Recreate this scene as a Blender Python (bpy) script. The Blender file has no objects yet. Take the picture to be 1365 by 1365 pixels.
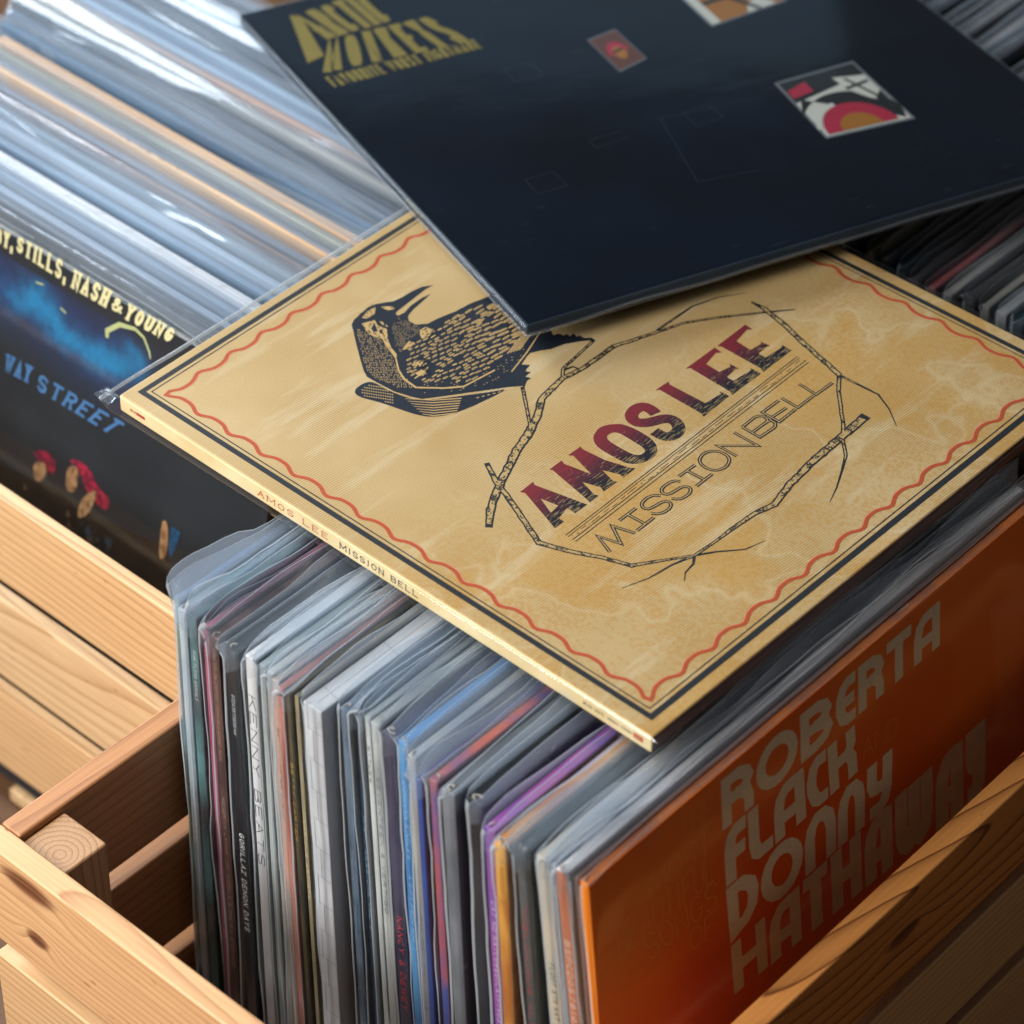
import bpy, bmesh, math, random
from mathutils import Vector, Matrix, noise
from mathutils.geometry import delaunay_2d_cdt
DATA = {'title': [['o',
            [[1768, 747], [1766, 789], [1765, 836], [1783, 826], [2035, 884], [2033, 805], [2009, 808], [1985, 806], [2003, 732], [2034, 732], [2032, 672],
             [2010, 681], [1788, 758]],
            [[1860, 776], [1948, 794], [1955, 736]]],
           ['o',
            [[1763, 948], [1760, 1030], [1783, 1021], [1915, 1049], [1777, 1091], [1759, 1077], [1759, 1159], [1781, 1152], [1897, 1163], [2013, 1198],
             [2032, 1213], [2033, 1126], [2009, 1135], [1933, 1103], [2014, 1080], [2032, 1089], [2030, 999], [2004, 1011], [1921, 983], [2014, 955],
             [2033, 963], [2035, 902], [2013, 909], [1773, 955]],
            None],
           ['o',
            [[1762, 1243], [1748, 1266], [1736, 1307], [1742, 1345], [1771, 1387], [1808, 1412], [1884, 1420], [1957, 1416], [2002, 1396], [2032, 1362],
             [2043, 1320], [2034, 1271], [2011, 1230], [1973, 1208], [1899, 1206], [1828, 1206], [1788, 1220]],
            [[1800, 1289], [1793, 1312], [1804, 1340], [1834, 1350], [1907, 1347], [1965, 1345], [1990, 1332], [1993, 1304], [1979, 1283], [1949, 1274],
             [1881, 1272], [1820, 1276]]],
           ['s',
            [[1856, 1564], [1817, 1574], [1780, 1566], [1768, 1528], [1779, 1484], [1804, 1461], [1835, 1458], [1864, 1481], [1885, 1519], [1903, 1561],
             [1929, 1582], [1965, 1580], [1998, 1557], [2013, 1521], [2007, 1486], [1983, 1464], [1930, 1464]],
            58],
           ['o', [[1748, 1690], [1752, 1781], [1769, 1768], [1971, 1774], [1981, 1872], [1964, 1886], [2018, 1887], [2026, 1694], [2005, 1706], [1760, 1707]],
            None],
           ['o',
            [[1750, 1907], [1749, 2119], [1796, 2113], [1777, 2091], [1796, 1998], [1878, 1993], [1890, 2059], [1874, 2072], [1928, 2075], [1918, 2063],
             [1924, 1989], [1963, 1987], [1975, 2092], [1964, 2114], [2022, 2114], [2023, 1903], [2000, 1916], [1762, 1925]],
            None],
           ['o',
            [[1750, 2137], [1745, 2352], [1790, 2347], [1773, 2327], [1792, 2226], [1881, 2218], [1888, 2289], [1873, 2300], [1927, 2304], [1919, 2292],
             [1923, 2223], [1966, 2222], [1974, 2327], [1963, 2349], [2020, 2345], [2023, 2132], [1998, 2144], [1771, 2147]],
            None]],
 'rules': [[[2097, 670], [2067, 2330]], [[2110, 670], [2080, 2328]], [[2137, 668], [2113, 2332]], [[2154, 668], [2130, 2333]]],
 'sub': [[[2304, 718], [2202, 759], [2304, 790], [2204, 851], [2306, 883]], [[2203, 899], [2204, 1012]], [[2203, 954], [2298, 958]],
         [[2301, 900], [2299, 1017]],
         [[2229, 1146], [2206, 1130], [2195, 1098], [2198, 1061], [2211, 1039], [2231, 1032], [2249, 1044], [2256, 1080], [2260, 1119], [2276, 1141],
          [2299, 1136], [2312, 1109], [2311, 1073], [2299, 1047], [2274, 1029]],
         [[2231, 1279], [2208, 1262], [2200, 1227], [2202, 1190], [2214, 1170], [2233, 1164], [2252, 1179], [2256, 1222], [2260, 1255], [2278, 1275],
          [2300, 1269], [2313, 1243], [2312, 1207], [2302, 1181], [2276, 1164]],
         [[2206, 1299], [2209, 1410]], [[2208, 1354], [2304, 1360]], [[2303, 1302], [2302, 1414]],
         [[2203, 1443], [2188, 1481], [2191, 1516], [2212, 1544], [2247, 1559], [2286, 1552], [2306, 1529], [2318, 1490], [2306, 1450], [2280, 1429],
          [2239, 1426], [2203, 1443]],
         [[2305, 1582], [2200, 1580], [2330, 1702], [2195, 1701]],
         [[2199, 1756], [2196, 1851], [2208, 1872], [2225, 1880], [2246, 1877], [2256, 1863], [2254, 1760]],
         [[2256, 1863], [2266, 1882], [2288, 1881], [2303, 1861], [2305, 1840], [2300, 1754], [2199, 1756]],
         [[2202, 2018], [2200, 1900], [2297, 1898], [2295, 2021]], [[2253, 1904], [2259, 1999]], [[2199, 2039], [2296, 2036], [2296, 2155]],
         [[2197, 2174], [2299, 2167], [2302, 2286]]],
 'twigs': [[[[1824, 483], [1754, 572], [1687, 689], [1632, 808], [1573, 947], [1532, 1074], [1486, 1178], [1415, 1292], [1398, 1384], [1387, 1472],
             [1406, 1588], [1403, 1808], [1434, 1889], [1445, 1922], [1479, 2021], [1530, 2170], [1613, 2301], [1745, 2479], [1842, 2603]],
            [31, 41, 41, 44, 44, 44, 41, 37, 34, 31, 27, 27, 24, 24, 20, 17, 17, 14, 7]],
           [[[1473, 2036], [1474, 2150], [1476, 2291], [1522, 2432], [1598, 2552]], [14, 14, 10, 7, 3]],
           [[[1657, 2508], [1735, 2510], [1875, 2477], [2043, 2423], [2185, 2384], [2292, 2352]], [10, 31, 31, 31, 31, 31]],
           [[[2292, 2352], [2357, 2257], [2438, 2167], [2518, 2079], [2578, 1996], [2658, 1912], [2705, 1821], [2757, 1714], [2792, 1619]],
            [24, 20, 20, 20, 20, 17, 10, 7, 3]],
           [[[2292, 2352], [2386, 2356], [2505, 2360], [2603, 2310], [2698, 2235]], [14, 14, 10, 7, 3]],
           [[[2556, 2200], [2565, 2007], [2572, 1786], [2592, 1604], [2627, 1439], [2600, 1337], [2593, 1212], [2591, 1082], [2581, 947], [2550, 839],
             [2530, 703], [2487, 580]],
            [48, 44, 41, 37, 34, 27, 24, 17, 17, 10, 7, 3]],
           [[[1531, 794], [1658, 721], [1735, 693], [1879, 631], [2046, 555], [2185, 609], [2295, 665], [2427, 715], [2503, 832], [2581, 947], [2634, 1028],
             [2715, 1125], [2742, 1224]],
            [24, 31, 31, 31, 31, 27, 24, 24, 17, 14, 10, 7, 3]],
           [[[2581, 947], [2611, 902], [2620, 838], [2652, 792]], [14, 10, 7, 3]], [[[1292, 1300], [1498, 1119]], [20, 17]],
           [[[1305, 1782], [1314, 1740], [1336, 1560], [1343, 1522], [1388, 1466], [1414, 1371]], [20, 17, 17, 20, 20, 14]],
           [[[1351, 1519], [1365, 1565], [1397, 1574]], [14, 10, 7]]],
 'bird': [[[483, 1579], [454, 1534], [443, 1471], [442, 1412], [433, 1362], [410, 1326], [389, 1289], [379, 1247], [388, 1186], [397, 1132], [415, 1098],
           [456, 1068], [527, 1012], [626, 938], [693, 890], [734, 869], [800, 871], [898, 877], [976, 902], [1023, 924], [1081, 1006], [1138, 1091],
           [1215, 1202], [1251, 1256], [1284, 1294], [1313, 1276], [1296, 1314], [1280, 1343], [1282, 1372], [1254, 1362], [1251, 1403], [1227, 1392],
           [1214, 1440], [1183, 1416], [1163, 1475], [1156, 1507], [1178, 1550], [1207, 1594], [1220, 1640], [1227, 1663], [1243, 1690], [1269, 1731],
           [1284, 1751], [1311, 1782], [1287, 1787], [1264, 1760], [1235, 1762], [1236, 1745], [1202, 1753], [1211, 1727], [1186, 1726], [1186, 1710],
           [1157, 1705], [1147, 1678], [1106, 1702], [1078, 1710], [983, 1853], [759, 1922], [727, 1771], [731, 1690], [705, 1589], [696, 1500], [674, 1411],
           [666, 1344], [628, 1302], [588, 1301], [559, 1325], [543, 1379], [533, 1450], [521, 1521], [512, 1472], [515, 1393], [530, 1333], [524, 1295],
           [505, 1297], [498, 1319], [492, 1389], [485, 1464], [479, 1523]],
          [[763, 750], [750, 802], [762, 854], [807, 865], [906, 868], [1012, 900], [1061, 955], [1120, 1037], [1226, 1190], [1256, 1246], [1239, 1121],
           [1214, 1001], [1189, 926], [1139, 857], [1082, 825], [1001, 803], [892, 775], [810, 740]]],
 'birdlight': [[[414, 1166], [398, 1220], [402, 1275], [436, 1232], [436, 1180]],
               [[443, 1136], [470, 1196], [510, 1176], [557, 1186], [611, 1136], [667, 1099], [719, 1081], [745, 1049], [704, 1067], [638, 1093], [593, 1118],
                [559, 1103], [507, 1106]],
               [[491, 1204], [523, 1222], [555, 1207], [538, 1191]], [[417, 1289], [460, 1333], [480, 1319], [459, 1289]],
               [[673, 1284], [675, 1320], [712, 1332], [734, 1286], [725, 1243], [696, 1260]], [[715, 1121], [692, 1190], [716, 1201], [735, 1151]],
               [[819, 1069], [826, 1120], [864, 1128], [863, 1089]], [[871, 1036], [880, 1077], [905, 1079], [905, 1035]],
               [[736, 1052], [805, 996], [867, 967], [949, 959], [1047, 1044], [1104, 1113], [1127, 1299], [1119, 1308], [1096, 1122], [1039, 1052], [946, 970],
                [867, 978], [805, 1007], [741, 1057]],
               [[814, 857], [898, 877], [976, 902], [904, 870]]],
 'R1': [[141, 1339], [518, 1694], [714, 747]],
 'corners': [[10, 15], [3142, -8], [3166, 3160], [-20, 3130]],
 'spine_text': [[1033, -56], [1470, -56], [1537, -58], [1956, -53], [2971, -36], [3093, -42]],
 'blk': {'o': [0.1179, 0.14379, 0.36392],
         'M': [[0.354986, -0.933232, -0.055348], [0.934858, 0.354036, 0.026457], [-0.005095, -0.061134, 0.998117]],
         'arc': [[267, 3163], [717, 3244], [723, 2868], [334, 2854]],
         'mon': [[320, 2844], [906, 2827], [1007, 2482], [155, 2542]],
         'abar': [[266, 3182], [309, 3122], [247, 2704], [139, 2672]],
         'fav': [[153, 2499], [1014, 2496], [1012, 2398], [159, 2384]],
         'w1': [[2174, 1358], [2626, 1363], [2594, 765], [2122, 804]],
         'w2': [[1537, 2203], [1713, 2237], [1708, 1908], [1527, 1854]],
         'w3': [[2213, 2513], [2644, 2527], [2669, 2103], [2195, 2047]],
         'f1': [[1475, 1346], [1798, 1301], [1648, 690], [1336, 737]],
         'f2': [[1054, 1322], [1248, 1325], [1247, 1261], [1053, 1242]]},
 'org': {'lean': 0.124,
         'o': [0.3345, -0.0625, 0.3245],
         'l1': [[806, -45], [2339, -79], [2345, -334], [805, -320]],
         'l2': [[813, -329], [1719, -366], [1740, -647], [818, -644]],
         'l3': [[814, -652], [1996, -686], [1988, -1006], [830, -968]],
         'l4': [[826, -994], [2721, -1004], [2740, -1473], [839, -1293]],
         't1': [[553, -57], [765, -75], [758, -218], [553, -181]],
         't2': [[353, -225], [737, -226], [736, -386], [351, -350]],
         't3': [[141, -383], [757, -379], [756, -542], [143, -525]],
         't4': [[281, -516], [769, -552], [762, -701], [323, -668]],
         't5': [[576, -701], [761, -713], [754, -853], [576, -821]],
         'tand': [[1768, -490], [2026, -519], [2027, -638], [1774, -612]]},
 'csn': {'lean': 0.233653,
         'o': [-0.345, 0.0721, 0.318],
         'top': [[1810, 0], [3149, 48]],
         't1': [[1733, -13], [1915, 2], [1914, -87], [1731, -97]],
         't2': [[1945, 16], [2303, 30], [2300, -83], [1940, -70]],
         't3': [[2356, 16], [2623, 26], [2590, -82], [2345, -86]],
         't4': [[2639, 4], [2706, 12], [2700, -64], [2620, -72]],
         't5': [[2743, 15], [3070, 23], [3035, -56], [2715, -80]],
         's1': [[1844, -661], [2140, -633], [2128, -736], [1830, -760]],
         's2': [[2194, -646], [2820, -620], [2717, -728], [2188, -741]],
         'blue': [[1764, -255], [1912, -176], [2067, -163], [2253, -105], [2592, -91], [2925, -85], [2949, -229], [2858, -352], [2655, -493], [2340, -529],
                  [2016, -547], [1808, -587]],
         'cyan': [[1993, -287], [2070, -181], [2156, -151], [2269, -216], [2427, -248], [2544, -270], [2638, -225], [2788, -230], [2911, -150], [2916, -255],
                  [2806, -339], [2632, -346], [2464, -408], [2354, -362], [2152, -301], [2024, -322]],
         'arc': [[2626, -230], [2620, -194], [2697, -123], [2804, -96], [2868, -113], [2914, -168], [2926, -201]],
         'h1': [[2216, -1151], [2298, -1109], [2322, -1160], [2292, -1231], [2242, -1248]],
         'r1': [[2209, -1100], [2266, -1052], [2347, -1047], [2387, -1089], [2353, -1172], [2312, -1129], [2241, -1120]],
         'h2': [[2457, -1090], [2482, -1031], [2538, -1020], [2546, -1116], [2526, -1172], [2472, -1192]],
         'r2': [[2462, -1014], [2520, -979], [2611, -982], [2672, -1049], [2784, -1080], [2773, -1150], [2706, -1158], [2609, -1119], [2549, -1023]],
         'h3': [[2612, -1136], [2682, -1071], [2680, -1136], [2640, -1248], [2569, -1305], [2577, -1209]],
         'h4': [[3140, -1016], [3173, -989], [3202, -1091], [3198, -1201], [3153, -1226]],
         'b4': [[3214, -1003], [3269, -1009], [3256, -1124], [3223, -1187], [3204, -1072]],
         'dk': [[1910, -1292], [2213, -1254], [2441, -1217], [2627, -1237], [2826, -1203], [3107, -1151], [3218, -1154], [3280, -1523], [2722, -1557],
                [1946, -1564]]}}
scene = bpy.context.scene
R = math.radians

# ---------------------------------------------------------------- camera
CAM_ROWS = [[0.74665938, 0.6648499, 0.02178042], [0.45124305, -0.48216795, -0.75092861], [-0.48875299, 0.57051615, -0.66002412]]
CAM_LOC = [0.81435, -0.674415, 1.197669]
cd = bpy.data.cameras.new('camera'); cam = bpy.data.objects.new('camera', cd)
scene.collection.objects.link(cam); scene.camera = cam
rx, ry, rz = [Vector(r) for r in CAM_ROWS]
m = Matrix((rx, -ry, -rz)).transposed().to_4x4(); m.translation = Vector(CAM_LOC)
cam.matrix_world = m
cd.sensor_width = 36; cd.lens = 36 * 4000 / 1365; cd.clip_start = .05; cd.clip_end = 50
cd.dof.use_dof = True; cd.dof.focus_distance = 1.315; cd.dof.aperture_fstop = 7.5; cd.dof.aperture_blades = 9

# ---------------------------------------------------------------- world and lamps
w = bpy.data.worlds.new('World'); scene.world = w; w.use_nodes = True
bg = w.node_tree.nodes['Background']; bg.inputs[1].default_value = 1.0     # a dim room: warm walls low down, dark ceiling
wt = w.node_tree; wc = wt.nodes.new('ShaderNodeTexCoord'); wsx = wt.nodes.new('ShaderNodeSeparateXYZ'); wr_ = wt.nodes.new('ShaderNodeValToRGB')
wt.links.new(wc.outputs['Generated'], wsx.inputs[0]); wt.links.new(wsx.outputs[2], wr_.inputs[0]); wt.links.new(wr_.outputs[0], bg.inputs[0])
wr_.color_ramp.elements[0].position = .25; wr_.color_ramp.elements[0].color = (.20, .16, .12, 1)
wr_.color_ramp.elements[1].position = .60; wr_.color_ramp.elements[1].color = (.006, .013, .022, 1)

def area(name, loc, target, sx, sy, power, col):
    l = bpy.data.lights.new(name, 'AREA'); l.shape = 'RECTANGLE'; l.size = sx; l.size_y = sy
    l.energy = power; l.color = col
    o = bpy.data.objects.new(name, l); scene.collection.objects.link(o)
    o.location = loc; o.rotation_euler = (Vector(target) - Vector(loc)).to_track_quat('-Z', 'Y').to_euler()
    return o
area('window_light', (-.22, -1.10, .84), (.05, -.05, .30), .5, .42, 16.5, (1.0, .965, .92))
area('window_light_upper', (.0, -.62, 1.12), (.08, .05, .30), .4, .4, 9, (1.0, .965, .92))
area('window_light_side', (-1.05, .10, .95), (-.1, .15, .33), .8, .7, 27, (.84, .92, 1.0))
area('sheen_lamp', (-1.27, 1.50, 1.02), (-.1, .3, .36), .95, .36, .42, (.5, .78, 1.0))  # unseen dim panel, added so the dark album's sleeve mirrors a pale sheen

scene.render.engine = 'CYCLES'
scene.cycles.samples = 128; scene.cycles.use_denoising = True
scene.cycles.transparent_max_bounces = 48; scene.cycles.max_bounces = 8; scene.cycles.diffuse_bounces = 3
scene.cycles.caustics_reflective = False; scene.cycles.caustics_refractive = False
scene.view_settings.view_transform = 'Standard'; scene.view_settings.look = 'None'
scene.view_settings.exposure = 0; scene.view_settings.gamma = 1
scene.render.resolution_x = scene.render.resolution_y = 1024

# ---------------------------------------------------------------- helpers
def link(o, parent=None):
    scene.collection.objects.link(o)
    if parent: o.parent = parent
    return o
def empty(name, label, cat, mat=None, group=None):
    o = bpy.data.objects.new(name, None); o.empty_display_size = .02; link(o)
    if mat is not None: o.matrix_world = mat
    o['label'] = label; o['category'] = cat
    if group: o['group'] = group
    return o
def mesh(name, verts, faces, mats, parent=None, midx=None, smooth=False, bevel=0, segs=2):
    me = bpy.data.meshes.new(name); me.from_pydata([tuple(v) for v in verts], [], faces)
    for mt in (mats if isinstance(mats, (list, tuple)) else [mats]): me.materials.append(mt)
    if midx: me.polygons.foreach_set('material_index', midx)
    if smooth: me.polygons.foreach_set('use_smooth', [True] * len(me.polygons))
    me.update()
    o = link(bpy.data.objects.new(name, me), parent)
    if bevel:
        b = o.modifiers.new('bevel', 'BEVEL'); b.width = bevel; b.segments = segs; b.limit_method = 'ANGLE'
        me.polygons.foreach_set('use_smooth', [True] * len(me.polygons))
        b.harden_normals = True
    return o
def boxvf(x0, x1, y0, y1, z0, z1):
    v = [(x0,y0,z0),(x1,y0,z0),(x1,y1,z0),(x0,y1,z0),(x0,y0,z1),(x1,y0,z1),(x1,y1,z1),(x0,y1,z1)]
    f = [(0,3,2,1),(4,5,6,7),(0,1,5,4),(1,2,6,5),(2,3,7,6),(3,0,4,7)]
    return v, f

def lin(c):
    if isinstance(c, str):
        c = [int(c[i:i+2], 16) / 255 for i in (0, 2, 4)]
    return tuple((x / 12.92 if x <= .04045 else ((x + .055) / 1.055) ** 2.4) for x in c) + (1,)

class NT:
    def __init__(s, name):
        s.m = bpy.data.materials.new(name); s.m.use_nodes = True
        s.t = s.m.node_tree; s.n = s.t.nodes; s.l = s.t.links; s.n.clear()
        s.out = s.n.new('ShaderNodeOutputMaterial')
    def add(s, kind, **kw):
        nd = s.n.new('ShaderNode' + kind)
        for k, v in kw.items(): setattr(nd, k, v)
        return nd
    def put(s, nd, key, val):
        if val is None: return
        if hasattr(val, 'is_output') or hasattr(val, 'links') and not isinstance(val, (tuple, float)): s.l.new(val, nd.inputs[key])
        else: nd.inputs[key].default_value = val
    def math(s, op, a, b=None, c=None, clamp=False):
        nd = s.add('Math', operation=op, use_clamp=clamp); s.put(nd, 0, a); s.put(nd, 1, b); s.put(nd, 2, c); return nd.outputs[0]
    def noise(s, vec, scale, detail=3, rough=.55):
        nd = s.add('TexNoise'); s.put(nd, 'Vector', vec); s.put(nd, 'Scale', scale); s.put(nd, 'Detail', float(detail)); s.put(nd, 'Roughness', rough)
        return nd.outputs['Fac']
    def map(s, vec, scale=(1,1,1), loc=(0,0,0), rot=(0,0,0)):
        nd = s.add('Mapping'); s.put(nd, 'Vector', vec); s.put(nd, 'Scale', scale); s.put(nd, 'Location', loc); s.put(nd, 'Rotation', rot); return nd.outputs[0]
    def ramp(s, fac, stops):
        nd = s.add('ValToRGB'); cr = nd.color_ramp
        while len(cr.elements) < len(stops): cr.elements.new(.5)
        for e, (p, c) in zip(cr.elements, stops): e.position = p; e.color = c
        s.l.new(fac, nd.inputs[0]); return nd.outputs[0]
    def mix(s, fac, a, b, blend='MIX'):
        nd = s.add('MixRGB', blend_type=blend); s.put(nd, 0, fac); s.put(nd, 1, a); s.put(nd, 2, b); return nd.outputs[0]
    def obj(s): return s.add('TexCoord').outputs['Object']
    def principled(s, col, rough=.5, bump=None, bstr=.2, bdist=.001, spec=.5, coat=0):
        p = s.add('BsdfPrincipled'); s.put(p, 'Base Color', col); s.put(p, 'Roughness', rough); p.inputs['Specular IOR Level'].default_value = spec
        if coat: p.inputs['Coat Weight'].default_value = coat; p.inputs['Coat Roughness'].default_value = .15
        if bump is not None:
            b = s.add('Bump'); s.put(b, 'Height', bump); b.inputs['Strength'].default_value = bstr; b.inputs['Distance'].default_value = bdist
            s.l.new(b.outputs[0], p.inputs['Normal'])
        s.l.new(p.outputs[0], s.out.inputs[0]); return p

# ---- pine wood: growth rings round an axis that runs along the board (local x)
def wood(name, seed, light='d9ac74', dark='9a5f2e', ring=.0052, oy=.03, oz=-.035, slope=.12, knots=(), rough=.45, amp=.5):
    rnd = random.Random(seed); t = NT(name); co = t.obj()
    sep = t.add('SeparateXYZ'); t.l.new(co, sep.inputs[0]); X, Y, Z = sep.outputs
    n1 = t.noise(t.map(co, (3.2, 13, 13), (rnd.random()*9, rnd.random()*9, 0)), 1.0, 2)
    n2 = t.noise(t.map(co, (14, 70, 70), (rnd.random()*9, 0, rnd.random()*9)), 1.0, 2)
    yy = t.math('ADD', Y, t.math('MULTIPLY_ADD', X, slope, oy))
    zz = t.math('ADD', Z, t.math('MULTIPLY_ADD', X, slope * .6, oz))
    r = t.math('SQRT', t.math('ADD', t.math('MULTIPLY', yy, yy), t.math('MULTIPLY', zz, zz)))
    r = t.math('ADD', r, t.math('MULTIPLY', n1, .022)); r = t.math('ADD', r, t.math('MULTIPLY', n2, .0016))
    kmask = None
    for kx, ky, kz, ks, kl in knots:
        dx = t.math('MULTIPLY', t.math('SUBTRACT', X, kx), .50 / ks / kl); dy = t.math('MULTIPLY', t.math('SUBTRACT', Y, ky), .0); dz = t.math('MULTIPLY', t.math('SUBTRACT', Z, kz), 1 / ks)
        d2 = t.math('ADD', t.math('MULTIPLY', dx, dx), t.math('MULTIPLY', dz, dz))
        d2 = t.math('ADD', d2, t.math('MULTIPLY', t.math('SUBTRACT', n2, .5), .35))
        e = t.math('EXPONENT', t.math('MULTIPLY', d2, -.35)); r = t.math('ADD', r, t.math('MULTIPLY', e, ks * 1.6))
        k = t.math('EXPONENT', t.math('MULTIPLY', t.math('POWER', t.math('ABSOLUTE', d2), 3.), -1.6))
        kmask = k if kmask is None else t.math('MAXIMUM', kmask, k)
    fr = t.math('FRACT', t.math('DIVIDE', r, ring))
    a, b = lin(light), lin(dark)
    mid = tuple(a[i] * (1 - .35) + b[i] * .35 for i in range(3)) + (1,)
    col = t.ramp(fr, [(0, a), (.55, tuple(a[i]*.92+b[i]*.08 for i in range(3)) + (1,)), (.84, mid), (.94, tuple(a[i]*(1-amp)+b[i]*amp for i in range(3)) + (1,)), (1, a)])
    fib = t.noise(t.map(co, (25, 900, 900)), 1.0, 2)
    col = t.mix(.5, col, t.ramp(fib, [(.25, (.62, .55, .48, 1)), (.7, (1, 1, 1, 1))]), 'MULTIPLY')
    blotch = t.noise(t.map(co, (5, 22, 22), (3, 1, rnd.random()*5)), 1.0, 2)
    col = t.mix(.5, col, t.ramp(blotch, [(.3, (.88, .78, .70, 1)), (.65, (1, 1, 1, 1))]), 'MULTIPLY')
    speck = t.noise(t.map(co, (90, 260, 260)), 1.0, 1)
    col = t.mix(t.math('MULTIPLY', t.math('GREATER_THAN', speck, .76), .5), col, lin('7a4a26'))
    if kmask is not None: col = t.mix(t.math('MULTIPLY', kmask, .95, clamp=True), col, t.ramp(fr, [(0, lin('4a2412')), (.6, lin('7d4523')), (1, lin('38180c'))]))
    t.principled(col, rough, t.math('ADD', t.math('MULTIPLY', fr, .4), fib), .25, .0004)
    return t.m
# ---- printed card
def card(name, col, col2=None, scale=25, rough=.42, stretch=(1,1,1), thr=(.35,.65), coat=0.0, wear=.25, spec=.5):
    t = NT(name); co = t.obj(); a = lin(col); b = lin(col2) if col2 else tuple(x * .8 for x in a[:3]) + (1,)
    n = t.noise(t.map(co, stretch), float(scale), 3)
    c = t.ramp(n, [(thr[0], a), (thr[1], b)])
    scr = t.noise(t.map(co, (60, 400, 60)), 1.0, 2)
    c = t.mix(t.math('MULTIPLY', t.math('GREATER_THAN', scr, .70), wear), c, lin('b9bfc4'))
    t.principled(c, rough, n, .05, .0005, coat=coat, spec=spec); return t.m
def ink(name, col, rough=.5, col2=None, scale=700.):
    t = NT(name); co = t.obj(); n = t.noise(co, scale, 2)
    t.principled(t.ramp(n, [(.3, lin(col)), (.75, lin(col2 or col))]), rough); return t.m
# ---- clear polythene sleeve, a thin sheet: mostly see-through, milky, glossy
def poly(name, haze, tint='d3dfea', gloss=1.0, rough=.13, crinkle=.5, clear=(.975,.982,.99,1), edge=.45, fine_=.25, sc=(18, 40, 9)):
    t = NT(name); co = t.obj()
    n = t.noise(t.map(co, sc), 1.0, 3)
    fine = t.noise(t.map(co, (110, 300, 60)), 1.0, 3)
    tr = t.add('BsdfTransparent'); tr.inputs[0].default_value = clear
    df = t.add('BsdfDiffuse'); df.inputs[0].default_value = lin(tint)
    tl = t.add('BsdfTranslucent'); tl.inputs[0].default_value = lin(tint)
    md = t.add('MixShader'); md.inputs[0].default_value = .45; t.l.new(df.outputs[0], md.inputs[1]); t.l.new(tl.outputs[0], md.inputs[2])
    gl = t.add('BsdfGlossy'); gl.inputs['Roughness'].default_value = rough; gl.inputs[0].default_value = (.9, .95, 1, 1)
    bp = t.add('Bump'); t.l.new(t.math('ADD', n, t.math('MULTIPLY', fine, fine_)), bp.inputs['Height']); bp.inputs['Strength'].default_value = crinkle; bp.inputs['Distance'].default_value = .004
    t.l.new(bp.outputs[0], gl.inputs['Normal'])
    lw = t.add('LayerWeight'); lw.inputs[0].default_value = .5
    hz = t.math('MULTIPLY_ADD', t.math('POWER', lw.outputs['Facing'], 3.0), edge, haze)
    hz = t.math('MULTIPLY', hz, t.math('MULTIPLY_ADD', n, .9, .55), clamp=True)
    m1 = t.add('MixShader'); t.l.new(hz, m1.inputs[0]); t.l.new(tr.outputs[0], m1.inputs[1]); t.l.new(md.outputs[0], m1.inputs[2])
    lb = t.add('LayerWeight'); lb.inputs[0].default_value = .5; t.l.new(bp.outputs[0], lb.inputs['Normal'])
    fr = t.math('MULTIPLY_ADD', t.math('POWER', lb.outputs['Facing'], 5.0), .93, .06)
    m2 = t.add('MixShader'); t.l.new(t.math('MULTIPLY', fr, gloss, clamp=True), m2.inputs[0]); t.l.new(m1.outputs[0], m2.inputs[1]); t.l.new(gl.outputs[0], m2.inputs[2])
    t.l.new(m2.outputs[0], t.out.inputs[0]); return t.m

# ---- flat printing: outlines and strokes, merged into one clean sheet
def ribbon(pts, wid, closed=False):
    pts = [Vector(p) for p in pts]; n = len(pts); out = []
    ws = wid if isinstance(wid, (list, tuple)) else [wid] * n
    L, Rr = [], []
    for i in range(n):
        if closed: a, b = pts[(i-1) % n], pts[(i+1) % n]
        else: a, b = pts[max(i-1, 0)], pts[min(i+1, n-1)]
        p = pts[i]; d1 = (p - a) if (p - a).length > 1e-9 else (b - p); d2 = (b - p) if (b - p).length > 1e-9 else d1
        d1 = d1.normalized(); d2 = d2.normalized(); t = (d1 + d2)
        t = t.normalized() if t.length > 1e-6 else d1
        nrm = Vector((-t.y, t.x)); c = max(nrm.dot(Vector((-d1.y, d1.x))), .42)
        h = ws[i] / 2 / c; L.append(p + nrm * h); Rr.append(p - nrm * h)
    rng = range(n) if closed else range(n - 1)
    for i in rng:
        j = (i + 1) % n; d = pts[j] - pts[i]
        if (L[j]-L[i]).dot(d) > 0 and (Rr[j]-Rr[i]).dot(d) > 0: out.append([L[i], L[j], Rr[j], Rr[i]])
        elif d.length > 1e-9:      # bend tighter than the stroke is wide: plain piece with round joints
            d.normalize(); nn = Vector((-d.y, d.x)); a, b = ws[i]/2, ws[j]/2
            out.append([pts[i] + nn*a, pts[j] + nn*b, pts[j] - nn*b, pts[i] - nn*a])
            for q, rr_, k in ((pts[i], a, i), (pts[j], b, j)):
                if closed or 0 < k < n - 1: out.append([q + Vector((math.cos(x*math.pi/6), math.sin(x*math.pi/6))) * rr_ for x in range(12)])
    return out
def area2(p): return sum(p[i][0]*p[(i+1) % len(p)][1] - p[(i+1) % len(p)][0]*p[i][1] for i in range(len(p)))
def in_poly(x, y, pl):
    c = False; j = len(pl) - 1
    for i in range(len(pl)):
        xi, yi = pl[i]; xj, yj = pl[j]
        if (yi > y) != (yj > y) and x < (xj-xi)*(y-yi)/(yj-yi) + xi: c = not c
        j = i
    return c
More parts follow.
